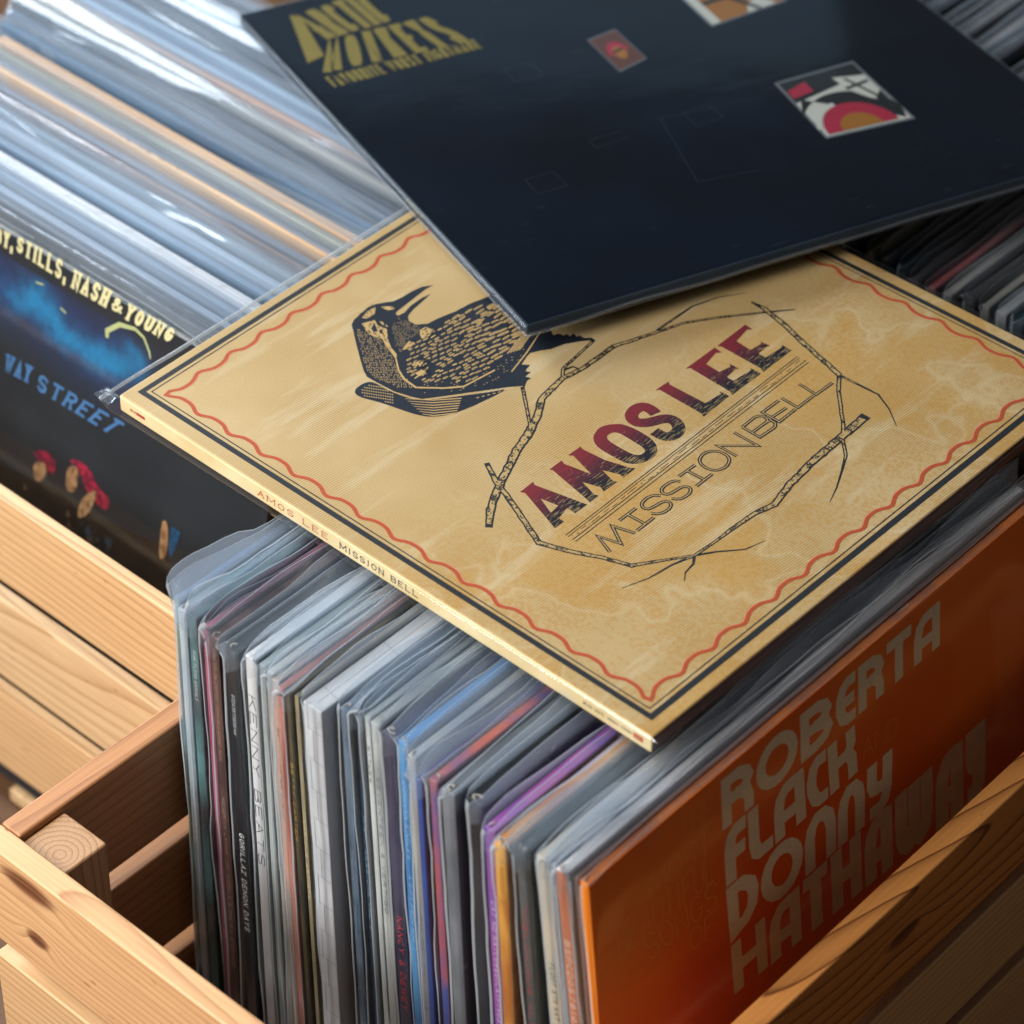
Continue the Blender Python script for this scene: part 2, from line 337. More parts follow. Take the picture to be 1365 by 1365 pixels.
def flat(polys, holes=()):
    V, E = [], []; P = [[tuple(q) for q in pl] for pl in polys]; Hs = [[tuple(q) for q in pl] for pl in holes]
    for pl in P + Hs:
        n0 = len(V); V += [Vector(q) for q in pl]; E += [(n0 + i, n0 + (i+1) % len(pl)) for i in range(len(pl))]
    vo, eo, fo, ov, oe, of = delaunay_2d_cdt(V, E, [], 1, 1e-7, False)
    xs = [v.x for v in V]; ys = [v.y for v in V]; x0, y0 = min(xs), min(ys); w_ = max(max(xs)-x0, 1e-6); h_ = max(max(ys)-y0, 1e-6); N = 48
    cell = {}
    for pl in P:
        a = [min(q[0] for q in pl), max(q[0] for q in pl), min(q[1] for q in pl), max(q[1] for q in pl)]
        for i in range(int((a[0]-x0)/w_*N), int((a[1]-x0)/w_*N) + 1):
            for j in range(int((a[2]-y0)/h_*N), int((a[3]-y0)/h_*N) + 1): cell.setdefault((i, j), []).append(pl)
    keep = []
    for f in fo:
        if len(f) != 3: 
            pass
        cx = sum(vo[k].x for k in f)/len(f); cy = sum(vo[k].y for k in f)/len(f)
        if any(in_poly(cx, cy, pl) for pl in cell.get((int((cx-x0)/w_*N), int((cy-y0)/h_*N)), ())) and not any(in_poly(cx, cy, h) for h in Hs): keep.append(f)
    return vo, keep
def printed(name, polys, mat, parent, z=.00006, holes=(), fn=None, label=None):
    """fn maps a 2D point to the parent's space; without it x, y lie on the parent's top"""
    vo, fo = flat(polys, holes)
    fn = fn or (lambda x, y, z: (x, y, z))
    if not fo: return None
    o = mesh(name, [fn(v[0], v[1], z) for v in vo], [tuple(f) for f in fo], mat, parent)
    c = Vector(fn(.01, .01, .01)) - Vector(fn(.01, .01, 0))
    if sum((p.normal * p.area for p in o.data.polygons), Vector()).dot(c) < 0: o.data.flip_normals()
    if label: o['label'] = label
    return o

def arc(cx, cy, rx, ry, a0, a1, n=8): return [(cx + rx*math.cos(R(a0+(a1-a0)*i/n)), cy + ry*math.sin(R(a0+(a1-a0)*i/n))) for i in range(n+1)]
G = {'A':[[(0,0),(.5,1),(1,0)],[(.2,.36),(.8,.36)]],'B':[[(0,0),(0,1),(.6,1),(.9,.9),(.9,.62),(.6,.52),(0,.52)],[(.6,.52),(1,.4),(1,.12),(.65,0),(0,0)]],
 'C':[arc(.5,.5,.5,.5,50,310,10)],'D':[[(0,0),(0,1),(.5,1),(.9,.8),(1,.5),(.9,.2),(.5,0),(0,0)]],'E':[[(1,1),(0,1),(0,0),(1,0)],[(0,.52),(.75,.52)]],
 'F':[[(1,1),(0,1),(0,0)],[(0,.52),(.75,.52)]],'G':[arc(.5,.5,.5,.5,50,330,10)+[(1,.45),(.6,.45)]],'H':[[(0,0),(0,1)],[(1,0),(1,1)],[(0,.5),(1,.5)]],
 'I':[[(.5,0),(.5,1)]],'J':[[(.8,1),(.8,.25),(.55,0),(.2,.05),(0,.3)]],'K':[[(0,0),(0,1)],[(1,1),(0,.42)],[(.35,.6),(1,0)]],'L':[[(0,1),(0,0),(1,0)]],
 'M':[[(0,0),(0,1),(.5,.25),(1,1),(1,0)]],'N':[[(0,0),(0,1),(1,0),(1,1)]],'O':[arc(.5,.5,.5,.5,0,360,14)],'P':[[(0,0),(0,1),(.7,1),(1,.85),(1,.6),(.7,.45),(0,.45)]],
 'Q':[arc(.5,.5,.5,.5,0,360,14),[(.6,.3),(1,0)]],'R':[[(0,0),(0,1),(.7,1),(1,.86),(1,.62),(.7,.5),(0,.5)],[(.55,.5),(1,0)]],
 'S':[[(.95,.85),(.7,1),(.3,1),(.05,.85),(.05,.65),(.3,.52),(.7,.47),(.95,.33),(.95,.14),(.7,0),(.3,0),(.05,.15)]],'T':[[(0,1),(1,1)],[(.5,1),(.5,0)]],
 'U':[[(0,1),(0,.25),(.25,0),(.75,0),(1,.25),(1,1)]],'V':[[(0,1),(.5,0),(1,1)]],'W':[[(0,1),(.25,0),(.5,.75),(.75,0),(1,1)]],'X':[[(0,0),(1,1)],[(0,1),(1,0)]],
 'Y':[[(0,1),(.5,.5),(1,1)],[(.5,.5),(.5,0)]],'Z':[[(0,1),(1,1),(0,0),(1,0)]],'&':[[(1,0),(.2,.75),(.3,1),(.6,1),(.65,.78),(.05,.3),(.2,0),(.6,0),(1,.42)]],
 ',':[[(.4,.12),(.5,-.02),(.3,-.2)]],'.':[[(.4,.02),(.5,.14)]],'-':[[(.2,.5),(.8,.5)]],"'":[[(.5,1),(.45,.78)]],
 '0':[arc(.5,.5,.42,.5,0,360,12)],'1':[[(.3,.8),(.55,1),(.55,0)]],'2':[[(.05,.8),(.3,1),(.75,1),(.9,.75),(.8,.5),(.05,0),(.95,0)]],'3':[[(.05,1),(.9,1),(.45,.58),(.9,.4),(.85,.1),(.5,0),(.05,.12)]],
 '4':[[(.7,0),(.7,1),(0,.3),(1,.3)]],'5':[[(.9,1),(.15,1),(.1,.55),(.6,.6),(.9,.35),(.8,.08),(.4,0),(.05,.12)]],'6':[[(.8,1),(.3,.8),(.08,.35),(.3,0),(.75,.02),(.92,.3),(.7,.55),(.15,.45)]],
 '7':[[(.05,1),(.95,1),(.35,0)]],'8':[arc(.5,.76,.35,.24,0,360,10),arc(.5,.26,.42,.26,0,360,10)],'9':[[(.9,.6),(.6,.42),(.15,.55),(.1,.85),(.45,1),(.85,.9),(.9,.5),(.5,0)]]}
SER = {'A':[(0,0),(1,0)],'B':[(0,0),(0,1)],'D':[(0,0),(0,1)],'E':[(0,0),(0,1)],'F':[(0,0),(0,1)],'H':[(0,0),(0,1),(1,0),(1,1)],'I':[(.5,0),(.5,1)],'K':[(0,0),(0,1),(1,0),(1,1)],
 'L':[(0,0),(0,1)],'M':[(0,0),(0,1),(1,0),(1,1)],'N':[(0,0),(0,1),(1,1)],'P':[(0,0),(0,1)],'R':[(0,0),(0,1),(1,0)],'T':[(.5,0)],'U':[(0,1),(1,1)],'V':[(0,1),(1,1)],'W':[(0,1),(1,1)],'Y':[(0,1),(1,1),(.5,0)]}
def bil(q, s, t):
    a = [q[0][i] + (q[1][i]-q[0][i])*s for i in (0, 1)]; b = [q[3][i] + (q[2][i]-q[3][i])*s for i in (0, 1)]
    return (b[0] + (a[0]-b[0])*t, b[1] + (a[1]-b[1])*t)
def write(text, quad, weight=.2, gap=.3, serif=0, widths=None, slant=0, glyphs=None, dens=None):
    """strokes of text set in a quad (top-left, top-right, bottom-right, bottom-left); weight is a share of letter height"""
    gl = glyphs or G
    H = (Vector(quad[0]) - Vector(quad[3])).length; W = (Vector(quad[1]) - Vector(quad[0])).length
    if widths is None:
        ws = [{'I':.45, ' ':.55, ',':.35, '.':.3, '1':.6, "'":.3, 'M':1.3, 'W':1.3}.get(c, 1) for c in text]
        tot = sum(ws) + gap * (len(text) - 1); x = 0; spans = []
        for v in ws: spans.append((x / tot, (x + v) / tot)); x += v + gap
    else: spans = [(widths[i], widths[i+1]) for i in range(len(text))]
    out = []; hw = weight / 2
    for c, (s0, s1) in zip(text, spans):
        if c == ' ' : continue
        cw = (s1 - s0) * W / H      # width in heights
        mx = min(hw / max(cw, 1e-6), .45)
        def T(p): 
            u = mx + (1 - 2*mx) * p[0]; v = hw + (1 - 2*hw) * p[1]
            return bil(quad, s0 + (s1 - s0) * u + slant * v / (W / H), v)
        for st in gl.get(c.upper(), []):
            cl = len(st) > 3 and abs(st[0][0]-st[-1][0]) < 1e-6 and abs(st[0][1]-st[-1][1]) < 1e-6
            pts = [Vector(T(p)) for p in (st[:-1] if cl else st)]
            if not cl:
                e = hw * H * .96; pts[0] = pts[0] + (pts[0] - pts[1]).normalized() * e; pts[-1] = pts[-1] + (pts[-1] - pts[-2]).normalized() * e
            out += ribbon(pts, weight * H, cl)
        if serif:
            for (px, py) in SER.get(c.upper(), []):
                v = hw*.6 + (1 - 1.2*hw) * py; u = mx + (1 - 2*mx) * px; e = serif / cw
                a = bil(quad, s0 + (s1-s0)*(u-e) + slant*v/(W/H), v); b = bil(quad, s0 + (s1-s0)*(u+e) + slant*v/(W/H), v)
                out += ribbon([a, b], weight * H * .55)
    return out
def chaikin(p, n=2, closed=True):
    for _ in range(n):
        q = [] if closed else [p[0]]
        for i in range(len(p) if closed else len(p) - 1):
            a, c = p[i], p[(i+1) % len(p)]
            q += [(a[0]*.75 + c[0]*.25, a[1]*.75 + c[1]*.25), (a[0]*.25 + c[0]*.75, a[1]*.25 + c[1]*.75)]
        p = q if closed else q + [p[-1]]
    return p
def S(d): return [(x * 1e-4, y * 1e-4) for x, y in d]

# ---------------------------------------------------------------- shared materials
M = {}
M['sleeve'] = poly('clear_sleeve', .14, 'cfdcea', crinkle=.25, edge=.32)
M['sleeve_cloudy'] = poly('cloudy_sleeve', .27, 'cfdeee', 1.3, .16, .3)
M['sleeve_milky'] = poly('milky_sleeve', .14, 'cfdeee', 1.1, .12, .45, fine_=.0, sc=(9, 30, 40))
M['sleeve_rim'] = poly('sleeve_edge', .62, 'd8e2ea', 1.0, .3, .2)
M['shrink'] = poly('thin_sleeve', .004, 'b9c8d6', .8, .10, .06, (.985,.985,.985,1), .04)
M['sleeve_soft'] = poly('soft_edge_sleeve', .05, 'b9cada', .3, .25, .2, edge=.10)
M['sleeve_body'] = poly('sleeve_side', .025, 'cfdcea', 1.0, .12, .22, edge=.10)
M['sleeve_dark'] = poly('smooth_sleeve', .0, '8fa3b4', .75, .09, .02, edge=.0)
M['paper'] = card('white_card', 'b5b0a6', '8f8a80', 60)
M['edge_black'] = ink('black_slot', '120f0e')

def bag(parent, L, H, T, seed, top=.009, nose=.004, far=.005, flop=0., mat=None, wave=1., name='sleeve', nx=40, open_=.0016, fq=1., cap=None, rim=None, nk=.42):
    """open-topped polythene bag round a jacket; local x along the cover, y through it, z up; spine at x=0"""
    rnd = random.Random(seed); ox, oy = rnd.uniform(0, 50), rnd.uniform(0, 50)
    N = lambda a, b, c=0.: noise.noise(Vector((a + ox, b + oy, c)))
    zs = [0, .05, .09, .12, .145, .17, .19, .205, .22, .235, .25, .262, .274, .285, .295, H-.009, H-.001]
    tt = [.12, .3, .5, .7, .86, 1.0]
    xs = [-nose] + [-nose + nose*k for k in (.07, .5, .9)] + [.002, .006, .012, .02] + [.03 + (L + far - .03) * i / (nx - 8) for i in range(nx - 7)]
    cols = [(x, -1) for x in reversed(xs)] + [(x, 1) for x in xs[1:]]
    rows = [('z', z) for z in zs] + [('t', t) for t in tt] + [('r', 1.)]
    V = []
    for kind, val in rows:
        for x, sd in cols:
            ext = top * (.78 + .55 * N(x * 9 * fq, 3) + .22 * fq * N(x * 34, 8)) * (nk + (1 - nk) * min(1, max(0, (x + nose) / .018)) ** .6)
            ext *= (.9 + .1 * sd)
            if cap and x > .034: ext = min(ext, ext + (cap - ext) * min(1, (x - .034) / .016)) if ext > cap else ext
            if kind == 'z': z, t = val, 0
            elif kind == 't': t = val; z = H - .001 + ext * t
            else: t = 1; z = H - .001 + ext + .00045
            half = T/2 + .0007
            k = min(1, max(0, -x / nose)) if x < 0 else 0; k2 = min(1, max(0, (x - L) / far)) if x > L else 0
            kk = max(k, k2)
            y = sd * half * (1 - kk) ** .7 * (1 - .8 * t)
            y += sd * open_ * t * (1 + N(x * 14 * fq, 5., sd)) * (1 - kk)
            amp = (.0004 + .0022 * t) * wave
            y += amp * N(x * 22 * fq, z * 7, sd * (2. if fq == 1 else .2)) + .0015 * wave * t * N(x * 7, 2.2, sd)
            if x < 0: y += k * (.0016 * N(z * 12, 4) + .0006 * N(z * 60, 9)) * wave
            y += flop * t * t * (1 + .5 * N(x * 5, 1.)) + sd * .0003 * wave * N(x*12, z*9, 7)
            V.append((x + (.0008 * N(z*34, 1.) * k), y, z))
    nc = len(cols); F = []; mi = []
    nosei = len(xs) - 1
    for r in range(len(rows) - 1):
        for c in range(nc - 1):
            F.append((r*nc + c, r*nc + c + 1, (r+1)*nc + c + 1, (r+1)*nc + c))
            mi.append(1 if (r == len(rows) - 2 or c in (nosei - 1, nosei)) else (2 if r < len(zs) - 2 and mat is not M['sleeve_dark'] else 0))
    o = mesh(name, V, F, [mat or M['sleeve'], rim or M['sleeve_rim'], M['sleeve_body']], parent, mi, smooth=True)
    return o

def jacket(parent, L, H, T, mat, spine_mat=None, top_mat=None, worn=True, seed=0, name='cardboard_jacket'):
    rnd = random.Random(seed + 77)
    v, f = boxvf(0, L, -T/2, T/2, 0, H)
    mats = [mat, spine_mat or mat, top_mat or mat]; mi = [0, 2, 0, 0, 0, 1]
    o = mesh(name, v, f, mats, parent, mi, bevel=min(.0006, T*.25), segs=3)
    if worn and T > .0042:   # rubbed open end of the spine, white card showing through
        n = 7; a = T * rnd.uniform(.26, .40); vv = []; ff = []; a0 = rnd.uniform(-120, 90); sw = rnd.uniform(110, 260)
        for i in range(n + 1):
            an = R(a0 + sw * i / n); jx = rnd.uniform(.7, 1.3)
            for rr in (.62, 1.0): vv += [(.0022 + math.cos(an) * .0016 * rr * jx, math.sin(an) * a * rr, H - .0002), (.0022 + math.cos(an) * .0016 * rr * jx, math.sin(an) * a * rr, H + .0007 * jx)]
        for i in range(n):
            b = i * 4; c = b + 4
            ff += [(b, b+1, c+1, c), (b+2, c+2, c+3, b+3), (b+1, b+3, c+3, c+1)]
        mesh('worn_corner', vv, ff, M['paper'], parent)
    return o
def spine_print(parent, text, z0, z1, T, mat, weight=.16, fill=.5, flipx=False, name='spine_lettering', serif=0, off=.0001):
    """text down the spine from z0 (top) to z1; letters' tops turned to the -y side of the record"""
    h = T * fill
    q = [(0, h/2), (z0 - z1, h/2), (z0 - z1, -h/2), (0, -h/2)]
    fn = lambda a, b, c: (-c, -b, z0 - a)
    return printed(name, write(text, q, weight, .35, serif), mat, parent, off, fn=fn)
# ---------------------------------------------------------------- floor
def floor_mat():
    t = NT('floor_boards'); co = t.obj()
    g = t.noise(t.map(co, (3, 40, 1)), 1.0, 4); g2 = t.noise(t.map(co, (12, 260, 1)), 1.0, 2)
    c = t.ramp(g, [(.3, lin('513622')), (.7, lin('745437'))]); c = t.mix(.5, c, t.ramp(g2, [(.3, (.55,.5,.45,1)), (.7, (1,1,1,1))]), 'MULTIPLY')
    t.principled(c, .5, g2, .1, .001); return t.m
v, f = boxvf(-3, 3, -3, 3, -.02, 0)
fl = mesh('floor', v, f, floor_mat()); fl['kind'] = 'structure'; fl['label'] = 'brown wooden floor under the crates'

# ---------------------------------------------------------------- crates
def board(name, parent, c, size, rotz, mat, label=None, bev=.0012):
    v, f = boxvf(-size[0]/2, size[0]/2, -size[1]/2, size[1]/2, -size[2]/2, size[2]/2)
    o = mesh(name, v, f, mat, parent, bevel=bev, segs=3); o.location = c; o.rotation_euler = (0, 0, rotz)
    if label: o['label'] = label
    return o
def crate(label, x0, x1, y0, y1, ends_along_x, levels, mats, group='pine crates of records', posts=True, th=.0118):
    cx, cy = (x0+x1)/2, (y0+y1)/2
    root = empty('wooden_crate', label, 'crate', Matrix.Translation((cx, cy, 0)), group)
    i = 0
    def mt():
        nonlocal i; i += 1; return mats[(i-1) % len(mats)]
    for (za, zb) in levels:
        zc, h = (za+zb)/2, zb-za
        if ends_along_x:    # boards facing -y / +y cover the side boards' ends
            for s, y in ((-1, y0 + th/2), (1, y1 - th/2)): board('slat', root, (0, y-cy, zc), (x1-x0, th, h), 0, mt())
            for s, x in ((-1, x0 + th/2), (1, x1 - th/2)): board('slat', root, (x-cx, 0, zc), (y1-y0-2*th-.0006, th, h), R(90), mt())
    for sx in (-1, 1):
        for sy in (-1, 1):
            if not posts: continue
            px = (x0 + th + .0145 if sx < 0 else x1 - th - .0145) - cx; py = (y0 + th + .0128 if sy < 0 else y1 - th - .0128) - cy
            o = board('corner_post', root, (px, py, .1215), (.2410, .0240, .0270), 0, mats[-1]); o.rotation_euler = (0, R(-90), 0)
    nb = 4
    for k in range(nb):
        xx = x0 + th + .02 + (x1-x0-2*th-.04) * k/(nb-1)
        board('bottom_slat', root, (xx-cx, 0, .0062), (y1-y0-2*th-.002, .05, .009), R(90), mats[1])
    return root
LV_A = [(.183, .245), (.109, .171), (.035, .097)]
LV_B = [(.1866, .245), (.1146, .1730), (.0426, .1010)]
wf = wood('pine_knotty', 3, 'dfb384', '95602f', .0042, .020, -.050, .10, knots=[(-.1254, 0, .0213, .0062, 1.5), (-.1231, 0, -.0099, .0048, .8)], amp=.6)
ws1 = wood('pine_brown', 5, 'c08c5e', '7d4a2a', .0060, .02, -.045, .05)
wp = wood('pine_plain', 8, 'dfb98a', '8f5c2c', .0052, .012, -.05, .05, amp=.6)
wp2 = wood('pine_pale', 9, 'e0c095', '9c6a35', .0058, .045, -.045, .08, amp=.55)
wr = wood('pine_swirled', 12, 'd6934f', '5e2c10', .0090, .006, -.030, .17, knots=[(.0166, 0, .0025, .0055, 1.2)], amp=.95)
wpost = wood('pine_end_grain', 21, 'b8916a', '6f4628', .0028, .006, .004, .0, amp=.7)
c1 = crate('open pine crate in front, its records standing spines out, knots in its near board', .083, .393, -.163, .297, True, LV_A, [wf, ws1, ws1, wr, wp, wp2, ws1, wp, ws1, wp2, ws1, wp, wpost])
c2 = crate('long pine crate at the left, the dark cover with the blue cloud foremost in it', -.385, .075, -.012, .298, True, LV_B, [wp, wp2, ws1, ws1, wp2, wp, ws1, ws1, wp, wp2, ws1, wp, wpost], th=.008)
c3 = crate('shadowed pine crate at the back right, behind the front crate, full of grey sleeved records', -.002, .308, .306, .766, True, LV_A, [ws1, ws1, ws1, wp, wpost])

# ---------------------------------------------------------------- records standing in the front crate
def record_root(label, corner, T, H, lean, rotz, group, front_corner=False):
    rot = Matrix.Rotation(rotz, 4, 'Z') @ Matrix.Rotation(-lean, 4, 'X')
    off = rot @ Vector((0, -T/2 if front_corner else T/2, H))
    m_ = Matrix.Translation(Vector(corner) - off) @ rot
    return empty('record', label, 'record', m_, group)
JL, JH = .3125, .3125
NL = dict  # small alias
# x mm, y mm, thickness mm, lean, cover colour, spine colour, second colour, [(text, z0, z1, colour, fill, weight)], label words, worn
ROW = [
 (100.5,-60.0,2.6,-.010,'51606a','5f7a3c','2c4470',[], 'thin record with a green and blue spine, at the left end of the front crate',0),
 (104.8,-62.3,5.0,-.005,'c8d2d9','cfdae2','97a9b6',[('MACROSS 82',.20,.16,'5f6c76',.3,.12)], 'record with a pale bluish spine fading to brown, near the front crate\'s left end',1),
 (112.2,-63.3,5.2,-.005,'28313a','303a42','5f8b8c',[('PINK FLOYD ANIMALS',.292,.262,'c9d2d6',.34,.13)], 'record with a dark spine and small white capitals, left of the pink spine',0),
 (120.6,-63.0,3.6,.002,'c8869c','bb6480','9c4560',[('V.17',.305,.292,'5c2134',.5,.14)], 'record with a rose pink spine, in the front crate',1),
 (127.0,-65.0,5.0,.002,'8b6c62','6d4f47','4a3431',[('SINGS FOR THE EVERYDAY CROWD OF A SUMMER HOUSE',.306,.238,'b0907c',.34,.12),('KENDRICK LAMAR  MR. MORALE & THE BIG STEPPERS',.215,.10,'c2a896',.34,.12)], 'record with a brown spine and faint tan lettering, between the pink and the black spine',1),
 (137.5,-66.0,6.2,.006,'17191d','1d2126','121316',[('07243873838144',.286,.262,'c8ced2',.32,.12),('GORILLAZ DEMON DAYS',.200,.135,'e4e8ea',.50,.17)], 'record with a black spine lettered in white, left of the white handwritten spine',1),
 (147.4,-64.1,5.6,.010,'d6d8da','dfe2e4','c3c8cc',[('KENNY BEATS',.290,.185,'14191f',.74,.085)], 'record with a white spine and thin handwritten black capitals',0),
 (154.4,-63.1,3.6,.014,'aab4b4','b5bdbb','8a9998',[], 'thin record with a grey-green spine, right of the white handwritten one',0),
 (159.6,-63.5,3.6,.018,'ccc6bc','d2c9be','a8b4b4',[], 'thin record with a cream spine, two places right of the white handwritten one',0),
 (165.0,-66.0,3.8,.022,'c9a796','d7a994','b2bab4',[('BETTY CARTER ALBUM',.285,.23,'8c6a5c',.3,.12)], 'record with a salmon spine, left of the darker salmon one',0),
 (170.2,-68.0,3.4,.026,'c38373','d08878','9e5a50',[], 'record with a coral spine, beside the thin black and gold spine',1),
 (174.6,-67.8,2.6,.030,'262a2c','2c3233','6f5f36',[('BETTY CARTER',.272,.225,'c8a44c',.62,.14)], 'thin record with a black spine and gold lettering',0),
 (178.4,-66.5,2.6,.032,'8d8468','968a66','5e5c50',[('VARIOUS ARTISTS',.24,.19,'d8cf9c',.5,.12)], 'thin record with an olive spine, left of the white brick box',0),
 (183.5,-66.5,10.6,.034,'b9bdc2','cdd0d4','bcc1c6',[], 'thick white boxed record with a grey brick pattern on its spine',0),
 (197.0,-58.5,4.4,.042,'5f7382','7288a0','415c72',[], 'thin record with a slate spine, just right of the white brick box',1),
 (202.4,-55.5,3.6,.046,'24384c','2a4258','15222c',[('NIGHT SESSIONS VOL 2',.25,.18,'8fb7dc',.4,.12)], 'record with a navy spine flecked with light blue',1),
 (207.6,-55.2,3.2,.050,'c9cdc9','d5d8d4','aab0ae',[('STYLES',.296,.275,'4a4e50',.5,.14)], 'thin record with a white spine, left of the light grey lettered one',0),
 (212.0,-56.1,4.6,.052,'b4bab6','c3c9c6','9aa2a2',[('SEVENTEEN & VERTIGO',.282,.200,'6f777a',.42,.12)], 'record with a light grey spine and grey capitals, left of the wide plum-grey spine',1),
 (218.6,-56.2,7.0,.054,'45455c','4b4a62','26283a',[('NANCY & DEWEY',.205,.145,'c3404c',.48,.15),('A ALBUM BY LOVE',.135,.080,'a9a9b4',.46,.13)], 'record with a wide plum-grey spine and red lettering low down',1),
 (227.6,-56.4,5.2,.054,'4f90c6','5a9dd4','3f7db8',[('DONOVAN SINGLES',.29,.245,'a6cbe6',.4,.12),('A GIFT FROM HIM',.235,.195,'a6cbe6',.4,.12)], 'record with a sky blue spine',1),
 (236.6,-60.4,4.4,.058,'a9aaa2','b5b0a2','8c97a2',[('FM RECORDINGS',.22,.16,'7c8084',.4,.12)], 'record with a faded beige and grey spine, right of the sky blue one',1),
 (246.4,-66.2,3.2,.060,'2f4686','33509c','273c78',[], 'thin record with a royal blue spine',1),
 (252.0,-64.2,4.4,.062,'414f8a','4a5aa0','b8563c',[], 'record with a blue spine mottled orange and violet',1),
 (259.0,-64.6,7.2,.064,'6f757c','787e85','5d646b',[('ANTHOLOGY',.16,.10,'a0475c',.4,.13)], 'record with a plain mid grey spine, left of the wide black one',1),
 (269.4,-61.0,8.2,.067,'24292f','2a3038','16191d',[('THE BAND',.085,.03,'e4e6e8',.6,.16)], 'record with a wide charcoal spine, left of the purple one',1),
 (284.6,-67.4,5.6,.074,'65489e','7350a4','9a4c98',[('CAT NO KATC05601CATF1903',.272,.200,'d9c6e2',.42,.13)], 'record with a purple spine and small white capitals',1),
 (293.2,-71.3,6.2,.076,'d6a24c','e3ac4a','b06a2a',[('1-9000001-21',.304,.278,'7c4a24',.36,.13)], 'record with a yellow and orange spine',1),
 (301.4,-68.0,5.2,.100,'4b5458','525b60','38413c',[('THELONIOUS ALONE',.282,.200,'b23c48',.42,.14)], 'record with a dark green-grey spine and red capitals, right of the yellow one',1),
 (309.0,-64.5,7.0,.128,'c5b8a0','cbbda4','b0aea4',[('FLOOT STR KAT AT MIA LULLABY',.255,.185,'3c3c3a',.36,.12)], 'record with a wide beige spine and small black capitals',0),
 (317.6,-65.0,1.4,.132,'8ea4ae','9db4be','7f98a4',[], 'very thin pale blue record between the beige and the terracotta spine',0),
 (320.0,-65.4,5.6,.135,'c77f62','cf8060','a86a50',[('BSPCD0578102',.275,.225,'eedccf',.5,.13)], 'record with a terracotta spine and a white top edge',1),
 (327.0,-62.8,2.4,.130,'a07c74','ab857c','8a6c66',[], 'thin record with a dusty brown spine, just left of the orange cover',0),
]
GRP = 'sleeved records standing in the front crate'
def spine_mat(c1, c2, seed, mode=0):
    t = NT('printed_spine'); co = t.obj(); n = t.noise(t.map(co, (40, 40, 9 + seed % 5 * 4), (seed*1.3, 0, seed*.7)), 1.0, 3)
    n2 = t.noise(t.map(co, (200, 900, 45), (seed, 0, 0)), 1.0, 2)
    c = t.ramp(n, [(.42, lin(c1)), (.62, lin(c2))]); c = t.mix(.30, c, t.ramp(n2, [(.3, (.6,.6,.6,1)), (.7, (1,1,1,1))]), 'MULTIPLY')
    t.principled(c, .38, n2, .08, .0004); return t.m
for i, (x, y, T, lean, cc, sc, sc2, texts, label, worn) in enumerate(ROW):
    T *= 1e-3
    zc = .3255 + random.Random(i).uniform(-.0015, .0012)
    if 'brick' in label: zc = .3250
    root = record_root(label, (x*1e-3, y*1e-3, zc), T, JH, lean, R(90), GRP)
    top = card('cover_edge', cc, sc2, 40)
    if 'terracotta' in label: top = card('cover_edge', 'f0f0f2', 'd8dade', 30, wear=0)
    j = jacket(root, JL, JH, T, top, spine_mat(sc, sc2, i), top, worn and T > .003, i)
    if 'brick' in label:
        polys = []
        k = 0; z = JH - .014
        while z > .01:
            polys += ribbon([(-T/2 + .0005, z), (T/2 - .0005, z + .0006)], .00032)
            if k % 2: polys += ribbon([(.0005, z + .0006), (.0003, z + .0176)], .00032)
            else: polys += ribbon([(T/2 - .0024, z), (T/2 - .0024, z + .0170)], .00032)
            k += 1; z -= .0176
        printed('brick_joints', polys, ink('grey_ink', '8c9096'), root, .00008, fn=lambda a, b, c: (-c, a, b))
        polys = []
        for k in range(8): polys += ribbon([(.01 + k*.036, -T/2 + .0006), (.012 + k*.036, T/2 - .0006)], .00035)
        polys += ribbon([(.003, 0), (.300, .0006)], .0003)
        printed('brick_joints', polys, ink('grey_ink', '8c9096'), root, .00008, fn=lambda a, b, c: (a, b, JH + c))
    for (tx, z0, z1, tc, fill, wt) in texts:
        spine_print(root, tx, z0, z1, T, ink('spine_ink', tc), wt, fill)
    sl = T > .003 or i % 2
    milky = i in (1, 2, 5, 7, 21, 24, 27, 29)
    if sl:
        rr = random.Random(i * 7 + 1)
        bag(root, JL, JH, T, i * 3 + 5, cap=.0112, nk=.85 if i < 3 else .5, top=(.022 if i == 1 else .018 if i < 3 else rr.uniform(.011, .0185)), nose=rr.uniform(.003, .0055) + (.001 if i == 1 else 0), flop=rr.uniform(-.004, .0035), mat=M['sleeve_cloudy'] if milky else M['sleeve'], wave=.9 if i < 3 else rr.uniform(.8, 1.5), open_=rr.uniform(.0004, .0014))

